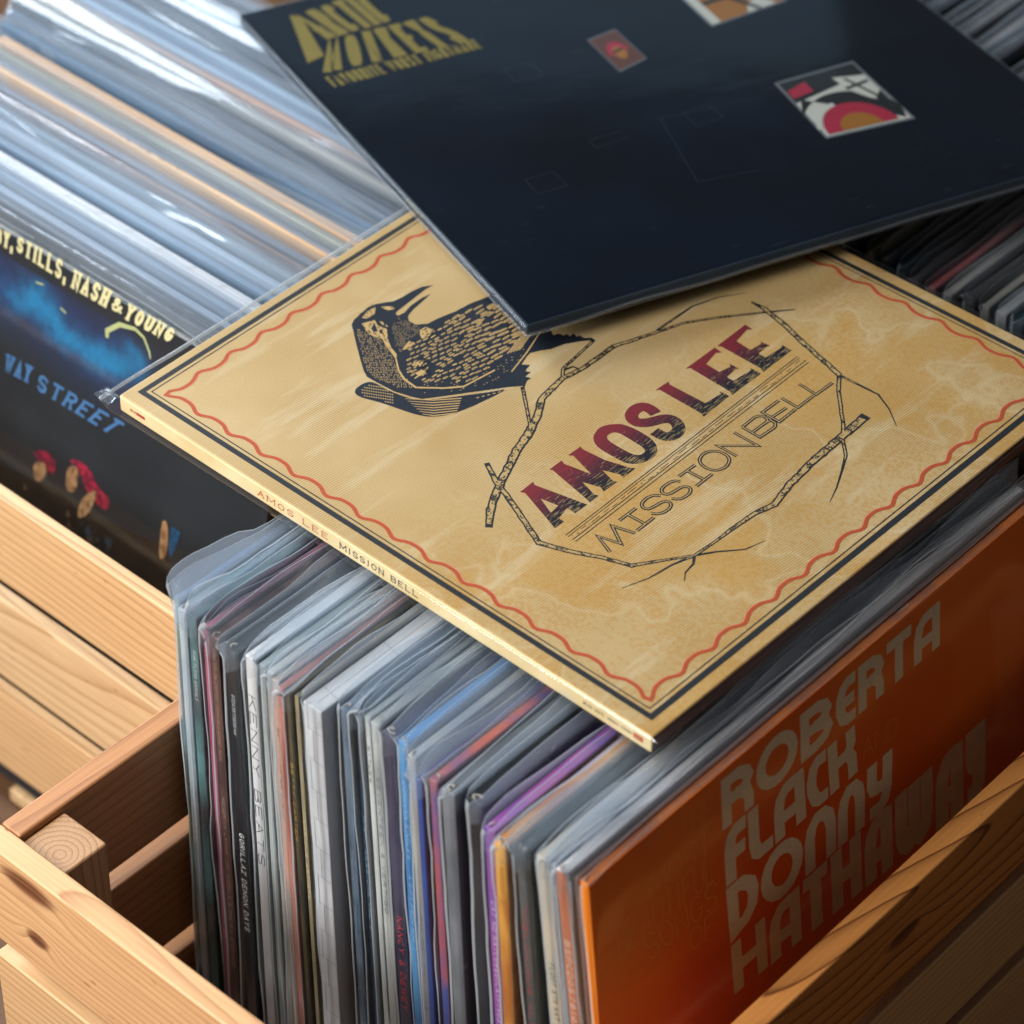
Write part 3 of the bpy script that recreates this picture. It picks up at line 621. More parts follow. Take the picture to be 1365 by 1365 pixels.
# the orange record at the right end, its cover in full view
OD = DATA['org']; T = .0045
oc = (OD['o'][0], OD['o'][1], OD['o'][2])
org = record_root('orange-red record cover with big rounded grey capitals, at the right of the front crate', oc, T, JH, OD['lean'], R(90), GRP, True)
orange = card('orange_card', 'ff7c1c', 'e8500e', 5, .35, thr=(.40, .62), coat=.0, wear=.05)
org_spine = card('orange_spine', 'ee8a1c', 'e07412', 20, .4)
jacket(org, JL, JH, T, orange, org_spine, card('orange_edge', 'b86a34', '8a5a48', 60), True, 99)
fo = lambda a, b, c: (a, -T/2 - c, JH + b)
w_ = .27
G2 = {'R':[[(0,0),(0,1),(.55,1),(.9,.88),(1,.72),(.85,.55),(.5,.5),(.0,.5)],[(.55,.5),(.9,.4),(1,.2),(1,0)]],'O':[arc(.5,.5,.5,.5,0,360,18)],
 'B':[[(0,0),(0,1),(.55,1),(.85,.9),(.95,.74),(.8,.58),(.45,.52),(0,.52)],[(.5,.52),(.9,.42),(1,.24),(.85,.08),(.5,0),(0,0)]],
 'E':[[(1,1),(.7,1),(.3,.9),(.05,.65),(.05,.35),(.3,.08),(.7,0),(1,0)],[(.05,.5),(.9,.5)]],'T':[[(0,1),(1,1)],[(.5,1),(.5,0)]],
 'A':[[(0,0),(0,.55),(.1,.82),(.35,.97),(.7,1),(1,1),(1,0)],[(0,.33),(1,.33)]],'F':[[(1,1),(.6,1),(.2,.9),(0,.65),(0,0)],[(0,.5),(.85,.5)]],
 'L':[[(0,1),(0,.3),(.12,.08),(.4,0),(1,0)]],'C':[[(1,1),(.7,1),(.3,.9),(.03,.62),(.03,.38),(.3,.1),(.7,0),(1,0)]],
 'K':[[(0,0),(0,1)],[(1,1),(1,.75),(.8,.55),(0,.5)],[(.8,.55),(1,.35),(1,0)]],'D':[[(0,0),(0,1),(.5,1),(.9,.82),(1,.6),(.9,.3),(.55,.1),(0,0)]],
 'N':[[(0,0),(0,.6),(.1,.85),(.35,1),(.65,1),(.9,.85),(1,.6),(1,0)]],'Y':[[(0,1),(0,.68),(.15,.52),(.4,.48),(1,.48)],[(1,1),(1,.3),(.85,.08),(.55,0),(.2,0)]],
 'H':[[(0,0),(0,1)],[(1,0),(1,1)],[(0,.5),(1,.5)]],'W':[[(0,1),(0,.3),(.1,.08),(.28,0),(.5,.08),(.5,1)],[(.5,.3),(.6,.08),(.75,0),(.92,.1),(1,.3),(1,1)]]}
def squeeze(ws, g=.012):
    return ws
grey = ink('warm_grey_ink', 'f6ecd6', .45, 'e9dcc0')
for key, text, ws in (('l1','ROBERTA',[0,.147,.341,.497,.602,.733,.863,1]),('l2','FLACK',[0,.175,.36,.605,.775,1]),('l3','DONNY',[0,.19,.45,.65,.83,1]),('l4','HATHAWAY',[0,.135,.262,.367,.495,.617,.78,.905,1])):
    q = S(OD[key]); polys = []
    for i, ch in enumerate(text):
        s0, s1 = ws[i] + .006, ws[i+1] - .006
        sub = [bil(q, s0, 1), bil(q, s1, 1), bil(q, s1, 0), bil(q, s0, 0)]
        polys += write(ch, sub, .225, 0, widths=[0, 1], glyphs=G2)
    printed('title_lettering', polys, grey, org, .00008, fn=fo)
thin = ink('orange_line', 'ffa850', .4)
for key, text in (('t1','THE'),('t2','MOST'),('t3','BEAUTIFUL'),('t4','SONGS'),('t5','OF'),('tand','AND')):
    printed('outline_lettering', write(text, S(OD[key]), .034, .2), thin, org, .00008, fn=fo)
bag(org, JL, JH, T, 812, top=.0035, nose=.002, mat=M['sleeve_dark'], wave=.5)

# ---------------------------------------------------------------- records in the left crate, covers facing the viewer
GL = 'sleeved records standing in the left crate'
CD = DATA['csn']; T = .0045
cx, cy, cz = CD['o']
csn = record_root('dark record cover with cream and blue lettering and a blue cloud, in the left crate', (cx + .065, cy, cz), T, JH, CD['lean'], 0, GL, True)
dark = card('blue_black_card', '1b2026', '23292f', 14, .4, wear=0)
jacket(csn, .3150, JH, T, dark, dark, card('pale_edge', '9a9a90', '5a6268', 80), False)
def fc(k=0): return lambda a, b, c: (a - .065, -T/2 - c - k, JH + b)
def soft(name, c1, c2, sc, thr=(.35,.65), rough=.4):
    return card(name, c1, c2, sc, rough, thr=thr, wear=0)
t = NT('cloud_print'); co = t.obj(); wob = t.noise(co, 60., 3); wob2 = t.noise(t.map(co, loc=(4, 2, 7)), 60., 3)
sp = t.add('SeparateXYZ'); t.l.new(co, sp.inputs[0])
U = t.math('ADD', t.math('SUBTRACT', sp.outputs[0], -.065), t.math('MULTIPLY_ADD', wob, .020, -.010)); W_ = t.math('ADD', t.math('SUBTRACT', sp.outputs[2], JH), t.math('MULTIPLY_ADD', wob2, .016, -.008))
def blob(lst):
    tot = None
    for (u, v, ru, rv, k) in lst:
        a = t.math('DIVIDE', t.math('SUBTRACT', U, u), ru); c = t.math('DIVIDE', t.math('SUBTRACT', W_, v), rv)
        g = t.math('MULTIPLY', t.math('EXPONENT', t.math('MULTIPLY', t.math('ADD', t.math('MULTIPLY', a, a), t.math('MULTIPLY', c, c)), -1.)), k)
        tot = g if tot is None else t.math('ADD', tot, g)
    return tot
deep = blob([(.185,-.030,.022,.016,1.), (.215,-.028,.022,.018,1.), (.245,-.034,.024,.018,1.), (.275,-.034,.022,.020,1.), (.150,-.034,.030,.020,1.)])
cy = blob([(.210,-.024,.010,.007,1.2), (.222,-.031,.010,.007,.9), (.235,-.036,.010,.006,.9), (.252,-.037,.012,.007,1.), (.270,-.033,.014,.006,1.1), (.284,-.024,.007,.006,.9), (.200,-.034,.012,.008,.6), (.160,-.030,.015,.008,.7)])
det = t.noise(co, 240., 4)
c = t.mix(t.math('MULTIPLY', deep, .5, clamp=True), lin('20252b'), t.ramp(det, [(.3, lin('16305e')), (.7, lin('1f3c70'))]))
c = t.mix(t.math('MULTIPLY', cy, t.math('MULTIPLY_ADD', det, 1.2, .25), clamp=True), c, lin('1a6f9c'))
t.principled(c, .4)
printed('cloud_picture', [[(.095,-.0125),(.306,-.0125),(.306,-.062),(.095,-.062)]], t.m, csn, .00006, fn=fc())
printed('cloud_picture', ribbon(S(CD['arc']), [.002,.0026,.0026,.0018,.0014,.0012,.0008]) + ribbon([(.2100,-.0170),(.2155,-.0160)], .0008) + ribbon([(.2290,-.0225),(.2330,-.0235)], .0009), ink('yellow_ink', 'a9b07a'), csn, .00018, fn=fc())
printed('crowd_picture', [S(CD['dk'])], soft('dark_brown_ink', '2b211a', '17120f', 90), csn, .00006, fn=fc())
skin = soft('tan_ink', 'c49a6c', '8a5f40', 260); red = soft('crimson_ink', 'b3243f', '571a34', 330); blu = soft('teal_ink', '1f5f8a', '16344a', 200)
for k in ('r1', 'r2'): printed('crowd_picture', [chaikin(S(CD[k]), 1)], red, csn, .00010, fn=fc())
for k in ('h1', 'h2', 'h3', 'h4'): printed('crowd_picture', [chaikin(S(CD[k]), 1)], skin, csn, .00014, fn=fc())
printed('crowd_picture', [S(CD['b4'])], blu, csn, .00014, fn=fc())
rr = random.Random(4)
blobs = []
hair = []
for k in range(34):
    hx, hz, dx_ = rr.choice([(.2350,-.1090,.004), (.2300,-.1060,.004), (.2540,-.1080,.003), (.2600,-.1060,.005), (.2650,-.1120,.005), (.2740,-.1110,.004), (.2600,-.1200,.004), (.2250,-.1110,.003)])
    a_ = Vector((hx + rr.uniform(-dx_, dx_), hz + rr.uniform(-.006, .006))); hair += ribbon([a_, a_ + Vector((rr.uniform(-.001, .0015), -rr.uniform(.0015, .004)))], rr.uniform(.0004, .0011))
printed('crowd_picture', hair, soft('dark_hair_ink', '241428', '120f16', 200), csn, .00019, fn=fc())
for k in range(26):
    bx, bz = rr.uniform(.205, .285), rr.uniform(-.152, -.130); r_ = rr.uniform(.0008, .0028)
    blobs.append([(bx + r_*math.cos(a*1.05)*rr.uniform(.6,1.3), bz + r_*1.2*math.sin(a*1.05)*rr.uniform(.6,1.3)) for a in range(6)])
printed('crowd_picture', blobs[:13], soft('dull_tan_ink', '6b543c', '3c3026', 200), csn, .00010, fn=fc())
printed('crowd_picture', blobs[13:], soft('slate_ink', '2f4250', '40302a', 200), csn, .00012, fn=fc())
cream = ink('cream_ink', 'd8d0a0', .5, 'cdc490')
for key, text in (('t1','SBY,'),('t2','STILLS,'),('t3','NASH'),('t4','&'),('t5','YOUNG')):
    printed('title_lettering', write(text, S(CD[key]), .20, .34, .15), cream, csn, .0001, fn=fc())
sky = ink('steel_blue_ink', '4676a8', .5, '3a6796')
for key, text in (('s1','4 WAY'),('s2','STREET')):
    printed('title_lettering', write(text, S(CD[key]), .17, .5, .17), sky, csn, .0001, fn=fc())
bag(csn, .3150, JH, T, 31, top=.003, nose=.002, mat=M['sleeve_dark'], wave=.6)

LEFT = [ # y mm, thickness, left end x mm, colour, second, tall sleeve, label
 (80,3.2,-330,'3a4048','555d66',.004,'record with a charcoal edge, directly behind the dark blue lettered cover'),
 (87,3.0,-322,'5a6470','39424d',.005,'record with a slate edge, second behind the lettered cover'),
 (94,4.0,-318,'9fb2c4','7e93a8',.013,'record in a tall bright blue-grey sleeve that catches the light, third behind the lettered cover'),
 (104,4.0,-320,'8aa0b4','6a8298',.012,'record in a wavy blue sleeve, just in front of the white ruled one'),
 (113,7.0,-318,'d3d6da','bfc4ca',.003,'thick white record edge with faint grey joints, in the left crate'),
 (122,4.0,-312,'7d96ae','5d768e',.013,'record in a steel blue sleeve, just behind the white ruled one'),
 (131,4.0,-316,'a9bccb','8ba1b4',.014,'record in a wide silvery sleeve, in front of the thin brown edge'),
 (140,4.0,-310,'8fa3b0','738896',.013,'record in a grey-green sleeve, touching the thin brown edge'),
 (148,2.4,-308,'8c6a55','6f5648',.003,'thin record with a bare brown edge, in the left crate'),
 (153,4.0,-306,'8c929e','6b7480',.010,'record in a grey sleeve between the bare brown and the thin tan edge'),
 (164,2.6,-300,'d8b792','c09c78',.0015,'thin record with a pale tan edge, the nearer of the two bare tan edges'),
 (169,4.0,-302,'7e8490','a7abb4',.010,'record in a cool grey sleeve behind the thin tan edge'),
 (178,4.4,-298,'a9aba2','8a8c7c',.011,'record with an olive-white edge, just in front of the broad orange edge'),
 (187,6.4,-292,'e0b27e','cf9c68',.0012,'record with a broad bare orange-tan edge, the broadest in the left crate'),
 (197,4.2,-302,'3f5f7c','587a96',.011,'record in a deep blue sleeve, directly behind the broad orange edge'),
 (207,4.0,-309,'5b7084','46586a',.010,'record in a dull blue sleeve, second behind the broad orange edge'),
 (216,4.4,-314,'2e3740','454f58',.008,'record with a dark grey edge, third behind the broad orange edge'),
 (225,4.0,-318,'a9a596','8f8d84',.008,'record with a beige edge, towards the back of the left crate'),
 (234,3.4,-320,'c19a82','98a0a4',.006,'thin record with a pinkish edge, towards the back of the left crate'),
 (242,4.4,-324,'8fb0cc','a8c2d6',.011,'record in a light blue sleeve, back part of the left crate'),
 (252,4.4,-328,'9cb4c8','7e98ae',.011,'record in a pale blue sleeve, near the back wall of the left crate'),
 (262,4.4,-330,'353c46','4b545e',.008,'record with a dark edge, fifth from the back of the left crate'),
 (281,4.4,-336,'7f95a8','97abbc',.011,'record in a blue-grey sleeve, third from the back of the left crate'),
 (291,4.4,-338,'46505a','5a646e',.010,'record with a gunmetal edge, second from the back of the left crate'),
 (301,4.4,-340,'6f7b86','8a959f',.010,'record with an ash grey edge, rearmost in the left crate'),
 (272,4.4,-332,'5c6672','7b8792',.009,'record with a grey edge, fourth from the back of the left crate')]
for i, (y, T, xl, c1_, c2_, top, label) in enumerate(LEFT):
    T *= 1e-3; lean = .225 - .0045 * min(i, 22); rr = random.Random(i + 500)
    root = record_root(label, (xl*1e-3, y*1e-3, .3215 + rr.uniform(-.001, .0015)), T, JH, lean, rr.uniform(-.006, .006), GL)
    mt = card('cover_card', c1_, c2_, 30, .4, stretch=(.3, 1, 1))
    jacket(root, .3140, JH, T, mt, mt, mt, False, i)
    if i == 4:
        polys = []
        for k in range(14): polys += ribbon([(.008 + k*.022, -T/2 + .0006), (.010 + k*.022, T/2 - .0006)], .00035)
        printed('grey_joints', polys, ink('grey_ink', '8c9096'), root, .00008, fn=lambda a, b, c: (a, b, JH + c))
    if i == 10:
        printed('edge_lettering', write('INSIDE OUT', [(.12,.0008),(.17,.0008),(.17,-.0008),(.12,-.0008)], .2, .4), ink('brown_ink', '6b5038'), root, .00008, fn=lambda a, b, c: (a, b, JH + c))
    if top > .002:
        bag(root, .3140, JH, T, i * 5 + 300, top=top, nose=.004, far=.010, flop=rr.choice([-.002, .0, .0012, .0025, .0035, .0045]) * (top / .012), mat=M['sleeve_milky'] if top > .007 else M['sleeve'], wave=2.2 if top > .009 else 1.2, open_=.0006, fq=.6, rim=M['sleeve'])

# ---------------------------------------------------------------- records in the back crate
GB = 'sleeved records standing in the back crate'
BACK = [
 (24,'1c1a19','2a2725',5,'record with a black-brown edge, leftmost in the back crate'),
 (38,'24201e','332c28',5,'record with a dark chocolate edge, second from the left in the back crate'),
 (52,'1d1f22','2c2f33',5,'record with a blackish edge, third from the left in the back crate'),
 (66,'3d3733','2b2420',5,'record with a dark umber edge, fourth from the left in the back crate'),
 (79,'5d5852','6d675f',5,'record with a greyish brown edge, fifth from the left in the back crate'),
 (92,'8d8a86','7a7672',5,'record with a worn light grey edge, sixth from the left in the back crate'),
 (105,'2b2420','3a302a',5,'record with a near-black spine, seventh from the left in the back crate'),
 (120,'3a2f28','544236',4,'record with a dark brown spine, left of the mustard one in the back crate'),
 (131,'4a3a2c','2e2620',4,'record with a rust brown spine, next to the mustard one in the back crate'),
 (146,'2e2c30','47444a',5,'record with a charcoal spine, just left of the mustard one in the back crate'),
 (160,'8c8436','a39a44',6,'record with a mustard yellow spine in the back crate'),
 (171,'1d2c52','253a66',5,'record with a navy spine, right of the mustard one'),
 (180,'20333f','32505c',5,'record with a dark teal spine in the back crate'),
 (189,'15171b','2a2d33',6,'record with a black spine, left of the crimson one in the back crate'),
 (201,'94595a','8f2e38',4,'record with a crimson spine in the back crate'),
 (209,'8d8f90','a5a7a8',5,'record with a pale grey spine, right of the crimson one'),
 (218,'16181c','2c3138',6,'record with a black spine between two pale grey ones in the back crate'),
 (228,'8a8882','a09d96',4,'record with a warm grey spine in the back crate'),
 (236,'b9bdc2','9ea4aa',6,'record with a white worn spine in the back crate'),
 (246,'1c3440','2c4c58',6,'record with a petrol blue spine, right of the white worn one'),
 (257,'a58466','8a6c54',5,'record with a tan spine, right of the petrol blue one'),
 (268,'77706c','5b5552',5,'record with a taupe edge, right of the tan one in the back crate'),
 (279,'8b8f92','a2a4a4',6,'record with a silver grey edge, right part of the back crate'),
 (288,'6a5a4c','7f6c5a',4,'record with a brown-grey edge, rightmost in the back crate')]
proto = None
for i, (x, c1_, c2_, T, label) in enumerate(BACK):
    T *= 1e-3; rr = random.Random(900 + i)
    root = record_root(label, (x*1e-3, .352 + rr.uniform(-.004, .005), .317 + rr.uniform(-.002, .003)), T, JH, .03 + .002 * i, R(90), GB)
    mt = card('cover_card', c1_, c2_, 30)
    jacket(root, JL, JH, T, mt, mt, mt, False, i)
    bag(root, JL, JH, T, 1500 + i, top=.008, nose=.004, flop=rr.uniform(-.002, .001), mat=M['sleeve'], wave=1., nx=26)

# ---------------------------------------------------------------- the tan album lying on top
amos = empty('record_album', 'tan album with an inked bird and red wavy border, lying flat across the front crate', 'record', Matrix.Translation((0, 0, .345)))
cor = [Vector((x*1e-4, y*1e-4)) for x, y in DATA['corners']]
def cov(x, y):   # cover coordinates in metres (0 .. .315) to the plane
    s, t = x/.315, y/.315
    a = cor[0].lerp(cor[1], s); b = cor[3].lerp(cor[2], s); return a.lerp(b, t)
t = NT('tan_printed_card'); co = t.obj()
base = t.ramp(t.noise(co, 9., 4), [(.35, lin('cab182')), (.66, lin('bc9f6b'))])
sp = t.add('SeparateXYZ'); t.l.new(co, sp.inputs[0])
st = t.noise(t.map(co, (16, 5, 1), rot=(0, 0, R(18))), 1.0, 5, .65)
st = t.math('MULTIPLY', t.math('GREATER_THAN', st, .60), .28)
streak = t.noise(t.map(co, (70, 9, 1), (4, 2, 0), (0, 0, R(-12))), 1.0, 4, .6)
gold = t.noise(t.map(co, (22, 22, 22), (5, 5, 0)), 1.0, 4, .6)
rgt = t.ramp(sp.outputs[0], [(.13, (0,0,0,1)), (.21, (1,1,1,1))])
blot = t.noise(t.map(co, loc=(3, 6, 0)), 15., 3, .5)
spk = t.noise(t.map(co, loc=(1, 6, 0)), 420., 3, .7)
gin = t.math('MULTIPLY', t.ramp(blot, [(.50, (0,0,0,1)), (.56, (1,1,1,1))]), rgt)
gline = t.math('MULTIPLY', t.ramp(blot, [(.485, (0,0,0,1)), (.497, (1,1,1,1)), (.503, (1,1,1,1)), (.512, (0,0,0,1))]), rgt)
spm = t.math('MULTIPLY', t.math('GREATER_THAN', t.math('ADD', spk, t.math('MULTIPLY', gold, .5)), .78), rgt)
col = t.mix(t.math('MULTIPLY', gin, .45), base, lin('c2923c'))
col = t.mix(t.math('MULTIPLY', spm, .42), col, lin('bb8630'))
col = t.mix(t.math('MULTIPLY', gline, t.math('MULTIPLY', t.math('GREATER_THAN', spk, .46), .36)), col, lin('dfd0a8'))
pmask = t.math('MULTIPLY', t.ramp(streak, [(.55, (0,0,0,1)), (.66, (1,1,1,1))]), .40)
col = t.mix(pmask, col, lin('dccfae'))
rot = t.map(co, (1, 1, 1), rot=(0, 0, R(4.5)))
s2 = t.add('SeparateXYZ'); t.l.new(rot, s2.inputs[0])
sn = t.math('SINE', t.math('MULTIPLY', s2.outputs[0], 2*math.pi/.00125))
lm_ = t.ramp(t.noise(co, 14., 2), [(.36, (.2,.2,.2,1)), (.6, (1,1,1,1))])
col = t.mix(t.math('MULTIPLY', t.math('MULTIPLY', t.math('GREATER_THAN', sn, .15), lm_), .62), col, lin('a07c3e'))
gr = t.noise(co, 1100., 2); col = t.mix(.28, col, t.ramp(gr, [(.3, (.72,.7,.66,1)), (.7, (1,1,1,1))]), 'MULTIPLY')
t.principled(col, .5, gr, .12, .0003)
tan = t.m
th = .0092
V = [(c.x, c.y, 0) for c in cor] + [(c.x, c.y, -th) for c in cor]
edge = card('album_edge', '7d4c3a', '3c2420', 120, stretch=(.2, .2, 4))
mesh('cardboard_jacket', V, [(0,1,2,3), (7,6,5,4), (4,5,1,0), (5,6,2,1), (6,7,3,2), (7,4,0,3)], [tan, edge, card('pale_spine', 'e6d6aa', 'd6c08c', 30, .35)], amos, [0,0,2,1,1,0], bevel=.0013, segs=4)
A3 = lambda z0=0.: (lambda a, b, c: (a, b, c + z0))
blackp = ink('black_ink', '1b1e22', .55, '262a2e'); blue_black = ink('blue_black_ink', '141b26', .5, '1e2733')
redp = ink('brick_red_ink', 'b4532f', .5, 'a84826'); pinkp = ink('pink_ink', 'd28a6a', .5)
def frame(i0, i1):   # band between insets (left, bottom, right, top)
    out = []
    for (a, b) in ((0, 1), (1, 2), (2, 3), (3, 0)):
        P = [(i0[0], i0[1]), (.315-i0[2], i0[1]), (.315-i0[2], .315-i0[3]), (i0[0], .315-i0[3])]
        Q = [(i1[0], i1[1]), (.315-i1[2], i1[1]), (.315-i1[2], .315-i1[3]), (i1[0], .315-i1[3])]
        out.append([cov(*P[a]), cov(*P[b]), cov(*Q[b]), cov(*Q[a])])
    return out
printed('border', frame((.0048,.0072,.0066,.0072), (.0076,.0100,.0096,.0100)), blackp, amos, .00006)
printed('border', frame((.0091,.0115,.0113,.0115), (.0097,.0121,.0119,.0121)), blackp, amos, .00006)
def wavy(off):
    pts = []; i0 = .0158; n = 14; L_ = .315 - 2*i0
    for side in range(4):
        for k in range(0, n * 12):
            s = L_ * k / (n * 12); ph = 2*math.pi*n*s/L_
            e = min(s, L_ - s); d = -.0015*math.cos(ph) - .0003*math.cos(2*ph) + .0010 + off
            if e < .006: d += (-.0004) * (1 - e/.006)
            a, b = i0 + s + (off if e < .004 and s < L_/2 else 0) - (off if e < .004 and s > L_/2 else 0), i0 + d
            x, y = [(a, b), (.315-b, a), (.315-a, .315-b), (b, .315-a)][side]
            pts.append(cov(x, y))
    return pts
w0 = wavy(.0010); w1 = wavy(0)
printed('wavy_border', ribbon(w0, .0007, True), pinkp, amos, .00005)
printed('wavy_border', ribbon(w1, .00180, True), redp, amos, .00008)
# inked twigs
t = NT('twig_ink'); co = t.obj(); n_ = t.noise(t.map(co, (1, 1, 1)), 900., 2); n2_ = t.noise(co, 260., 2)
t.principled(t.mix(t.ramp(t.math('ADD', t.math('MULTIPLY', n_, .5), t.math('MULTIPLY', n2_, .5)), [(.50, (0,0,0,1)), (.55, (1,1,1,1))]), lin('b89c68'), lin('3a362e')), .5); core_ink = t.m
dk, co_ = [], []
rr = random.Random(11)
for pts, ws in DATA['twigs']:
    P = S(pts); W = [x * 1e-4 for x in ws]; pp, ww = [], []
    for i in range(len(P) - 1):
        n_ = max(2, int((Vector(P[i+1]) - Vector(P[i])).length / .0022))
        for k in range(n_):
            s = k / n_; q = Vector(P[i]).lerp(Vector(P[i+1]), s); wv = W[i]*(1-s) + W[i+1]*s
            pp.append(q + Vector((rr.uniform(-1,1), rr.uniform(-1,1))) * wv * .05); ww.append(wv * rr.uniform(.93, 1.07))
    pp.append(Vector(P[-1])); ww.append(W[-1])
    dk += ribbon(pp, ww)
    cc = [max(x * .8 - .0008, 0) for x in ww]
    run = [(p, c) for p, c in zip(pp, cc) if c > .0003]
    if len(run) > 3: co_ += ribbon([p for p, c in run[1:]], [c for p, c in run[1:]])
printed('twig_drawing', dk, blackp, amos, .00006)
printed('twig_drawing', co_, core_ink, amos, .00011)
# bird
printed('bird_drawing', [S(DATA['bird'][0]), chaikin(S(DATA['bird'][1]))], blue_black, amos, .00009)
O_, E1, E2 = [Vector(p) for p in S(DATA['R1'])]
def r1(x, y): return O_ + (E1 - O_) * x / 1000 + (E2 - O_) * y / 1000
def inside(p, poly):
    c = False; j = len(poly) - 1
    for i in range(len(poly)):
        if (poly[i][1] > p[1]) != (poly[j][1] > p[1]) and p[0] < (poly[j][0]-poly[i][0])*(p[1]-poly[i][1])/(poly[j][1]-poly[i][1]) + poly[i][0]: c = not c
        j = i
    return c
lights = [S(p) for p in DATA['birdlight']]
def lens(x, y, dx, dy, l, w, blunt=.4):
    d = Vector((dx, dy)).normalized(); nn = Vector((-d.y, d.x)); c = Vector((x, y)); 
    prof = [(-.5, 0), (-.35, .8), (0, 1), (.3, .9), (.5, blunt)]
    a = [c + d*l*s + nn*w*.5*k for s, k in prof]; b = [c + d*l*s - nn*w*.5*k for s, k in reversed(prof[1:])]
    return [r1(*q) for q in a + b]
rr = random.Random(5)
wing = [(560,640),(840,440),(1250,230),(1480,300),(1560,560),(1330,760),(1120,940),(700,960),(540,860)]
shafts = []
for b in range(-16, 18):
    a = -9.
    while a < 16:
        g = max(0., a) / 12
        l = rr.uniform(40, 62) + g * rr.uniform(40, 110); w_ = rr.uniform(11, 17) + g * 8
        x = 880 + a * 62 * .88 + b * 29 * .48; y = 650 - a * 62 * .47 + b * 29 * .88 + 14 * math.sin(a * .8 + b)
        a += (l + rr.uniform(10, 22)) / 62
        if inside((x, y), wing) and rr.random() < .88:
            dy = -.47 + rr.uniform(-.14, .14) + .05 * b / 10
            lights.append(lens(x, y, .88, dy, l, w_, rr.uniform(.1, .7)))
            if w_ > 13: shafts.append(lens(x + 3, y, .88, dy, l * .8, 2.6, .1))
            if l > 60: shafts.append(lens(x + l*.2, y + 3, .88, dy, l * .4, 2.2, .1))
neck = [(105,480),(330,570),(430,770),(600,1010),(480,1010),(290,930),(195,870),(120,620)]
for a in range(60):
    for b in range(40):
        x = 90 + a * 15 + (b % 2) * 7; y = 470 + b * 21
        if inside((x, y), neck) and rr.random() < .8: lights.append(lens(x + rr.uniform(-3,3), y + rr.uniform(-4,4), .25, 1, 17, 5.5))
thr = [(410,480),(470,370),(600,430),(680,430),(640,520),(560,600),(500,700),(450,640)]
for a in range(30):
    for b in range(30):
        x = 400 + a * 14 + (b % 2) * 7; y = 360 + b * 16
        if inside((x, y), thr) and rr.random() < .7: lights.append(lens(x, y, .5, 1, 11, 4.5))
belly = [(640,940),(1000,960),(1250,860),(1420,760),(1560,620),(1640,640),(1500,800),(1300,950),(1000,1040),(680,1050)]
for a in range(60):
    for b in range(22):
        x = 640 + a * 26; y = 640 + b * 24 + (a % 2) * 10
        if inside((x, y), belly) and rr.random() < .35: lights.append(lens(x, y, .95, -.3, 15, 5))
for k in range(7):   # ruled under-wing
    y0 = 1090 + k * 22
    lights += [[r1(x, y) for x, y in q] for q in [[(520 + 24*k, y0 + 6), (760, y0 + 18), (1010 - 8*k, y0 + 2 - k), (1010 - 8*k, y0 + 10 - k), (760, y0 + 26), (520 + 24*k, y0 + 10)]]]
for a in range(14):
    for b in range(6):
        x = 150 + a * 20; y = 975 + b * 24 + a * 3
        if inside((x, y), [(110,1040),(220,965),(300,985),(430,1060),(440,1140),(200,1100)]): lights.append(lens(x, y, .8, .5, 17, 8))
for k in range(9):
    x = 1150 + k * 48
    lights.append(lens(x, 1090 - k * 12, .9, -.2, 30, 7))
for k in range(5):   # long flight feathers by the tail
    a0 = (1430 + k*26, 700 - k * 8); a1 = (1600 + k*34, 500 - k*20)
    lights.append([r1(a0[0], a0[1]), r1(a1[0], a1[1]), r1(a1[0]+7, a1[1]+3), r1(a0[0]+8, a0[1]+6)])
lights.append([r1(1455, 860), r1(1600, 690), r1(1760, 470), r1(1768, 474), r1(1608, 700), r1(1462, 868)])
cream_l = ink('bare_card', 'c4a56f', .5, 'b8965e')
good = []
for p in lights:
    p = [Vector(q) for q in p]
    if abs(area2(p)) > 1e-9: good.append(p)
printed('bird_drawing', good, cream_l, amos, .00013)
hd = []
for k in range(190):
    x, y = rr.uniform(130, 470), rr.uniform(255, 720); hd.append(lens(x, y, .6, rr.uniform(.4, 1.4), rr.uniform(14, 38), rr.uniform(3.5, 8)))
for k in range(60):
    x, y = rr.choice([(730, 510), (580, 620), (675, 785), (690, 870)]); hd.append(lens(x + rr.uniform(-55, 55), y + rr.uniform(-40, 40), .88, -.6, rr.uniform(18, 40), rr.uniform(4, 8)))
printed('bird_drawing', shafts + hd, blue_black, amos, .00021)
printed('bird_drawing', [[r1(*q) for q in [(235,470),(262,425),(290,500),(250,510)]], [r1(*q) for q in [(300,495),(330,480),(335,520),(315,525)]], [r1(*q) for q in [(335,415),(385,425),(395,450),(350,440)]]], blue_black, amos, .00017)
# title: dark red at the top of the letters, hatched black at the foot
ru = S(DATA['rules'][0]); d_ = (Vector(ru[1]) - Vector(ru[0])).normalized(); nn = Vector((-d_.y, d_.x)); p0 = Vector(ru[0])
t = NT('two_colour_title_ink'); co = t.obj(); sx = t.add('SeparateXYZ'); t.l.new(co, sx.inputs[0])
hgt = t.math('ADD', t.math('MULTIPLY', sx.outputs[0], nn.x), t.math('ADD', t.math('MULTIPLY', sx.outputs[1], nn.y), -p0.dot(nn)))
an = -math.atan2(d_.y, d_.x); rc = t.map(co, rot=(0, 0, an)); nz = t.noise(t.map(rc, (180, 700, 1)), 1.0, 2); nz2 = t.noise(t.map(rc, (160, 1500, 1)), 1.0, 2)
k = t.math('ADD', t.math('DIVIDE', hgt, .030), t.math('MULTIPLY', t.math('SUBTRACT', nz, .5), .8))
c = t.ramp(k, [(.36, lin('1b1a22')), (.62, lin('4f1f2a')), (.95, lin('77232b'))])
gap = t.math('MULTIPLY', t.math('GREATER_THAN', nz2, t.math('MULTIPLY_ADD', k, .22, .50)), .6)
t.principled(t.mix(gap, c, lin('a8905f')), .5)
polys, holes = [], []
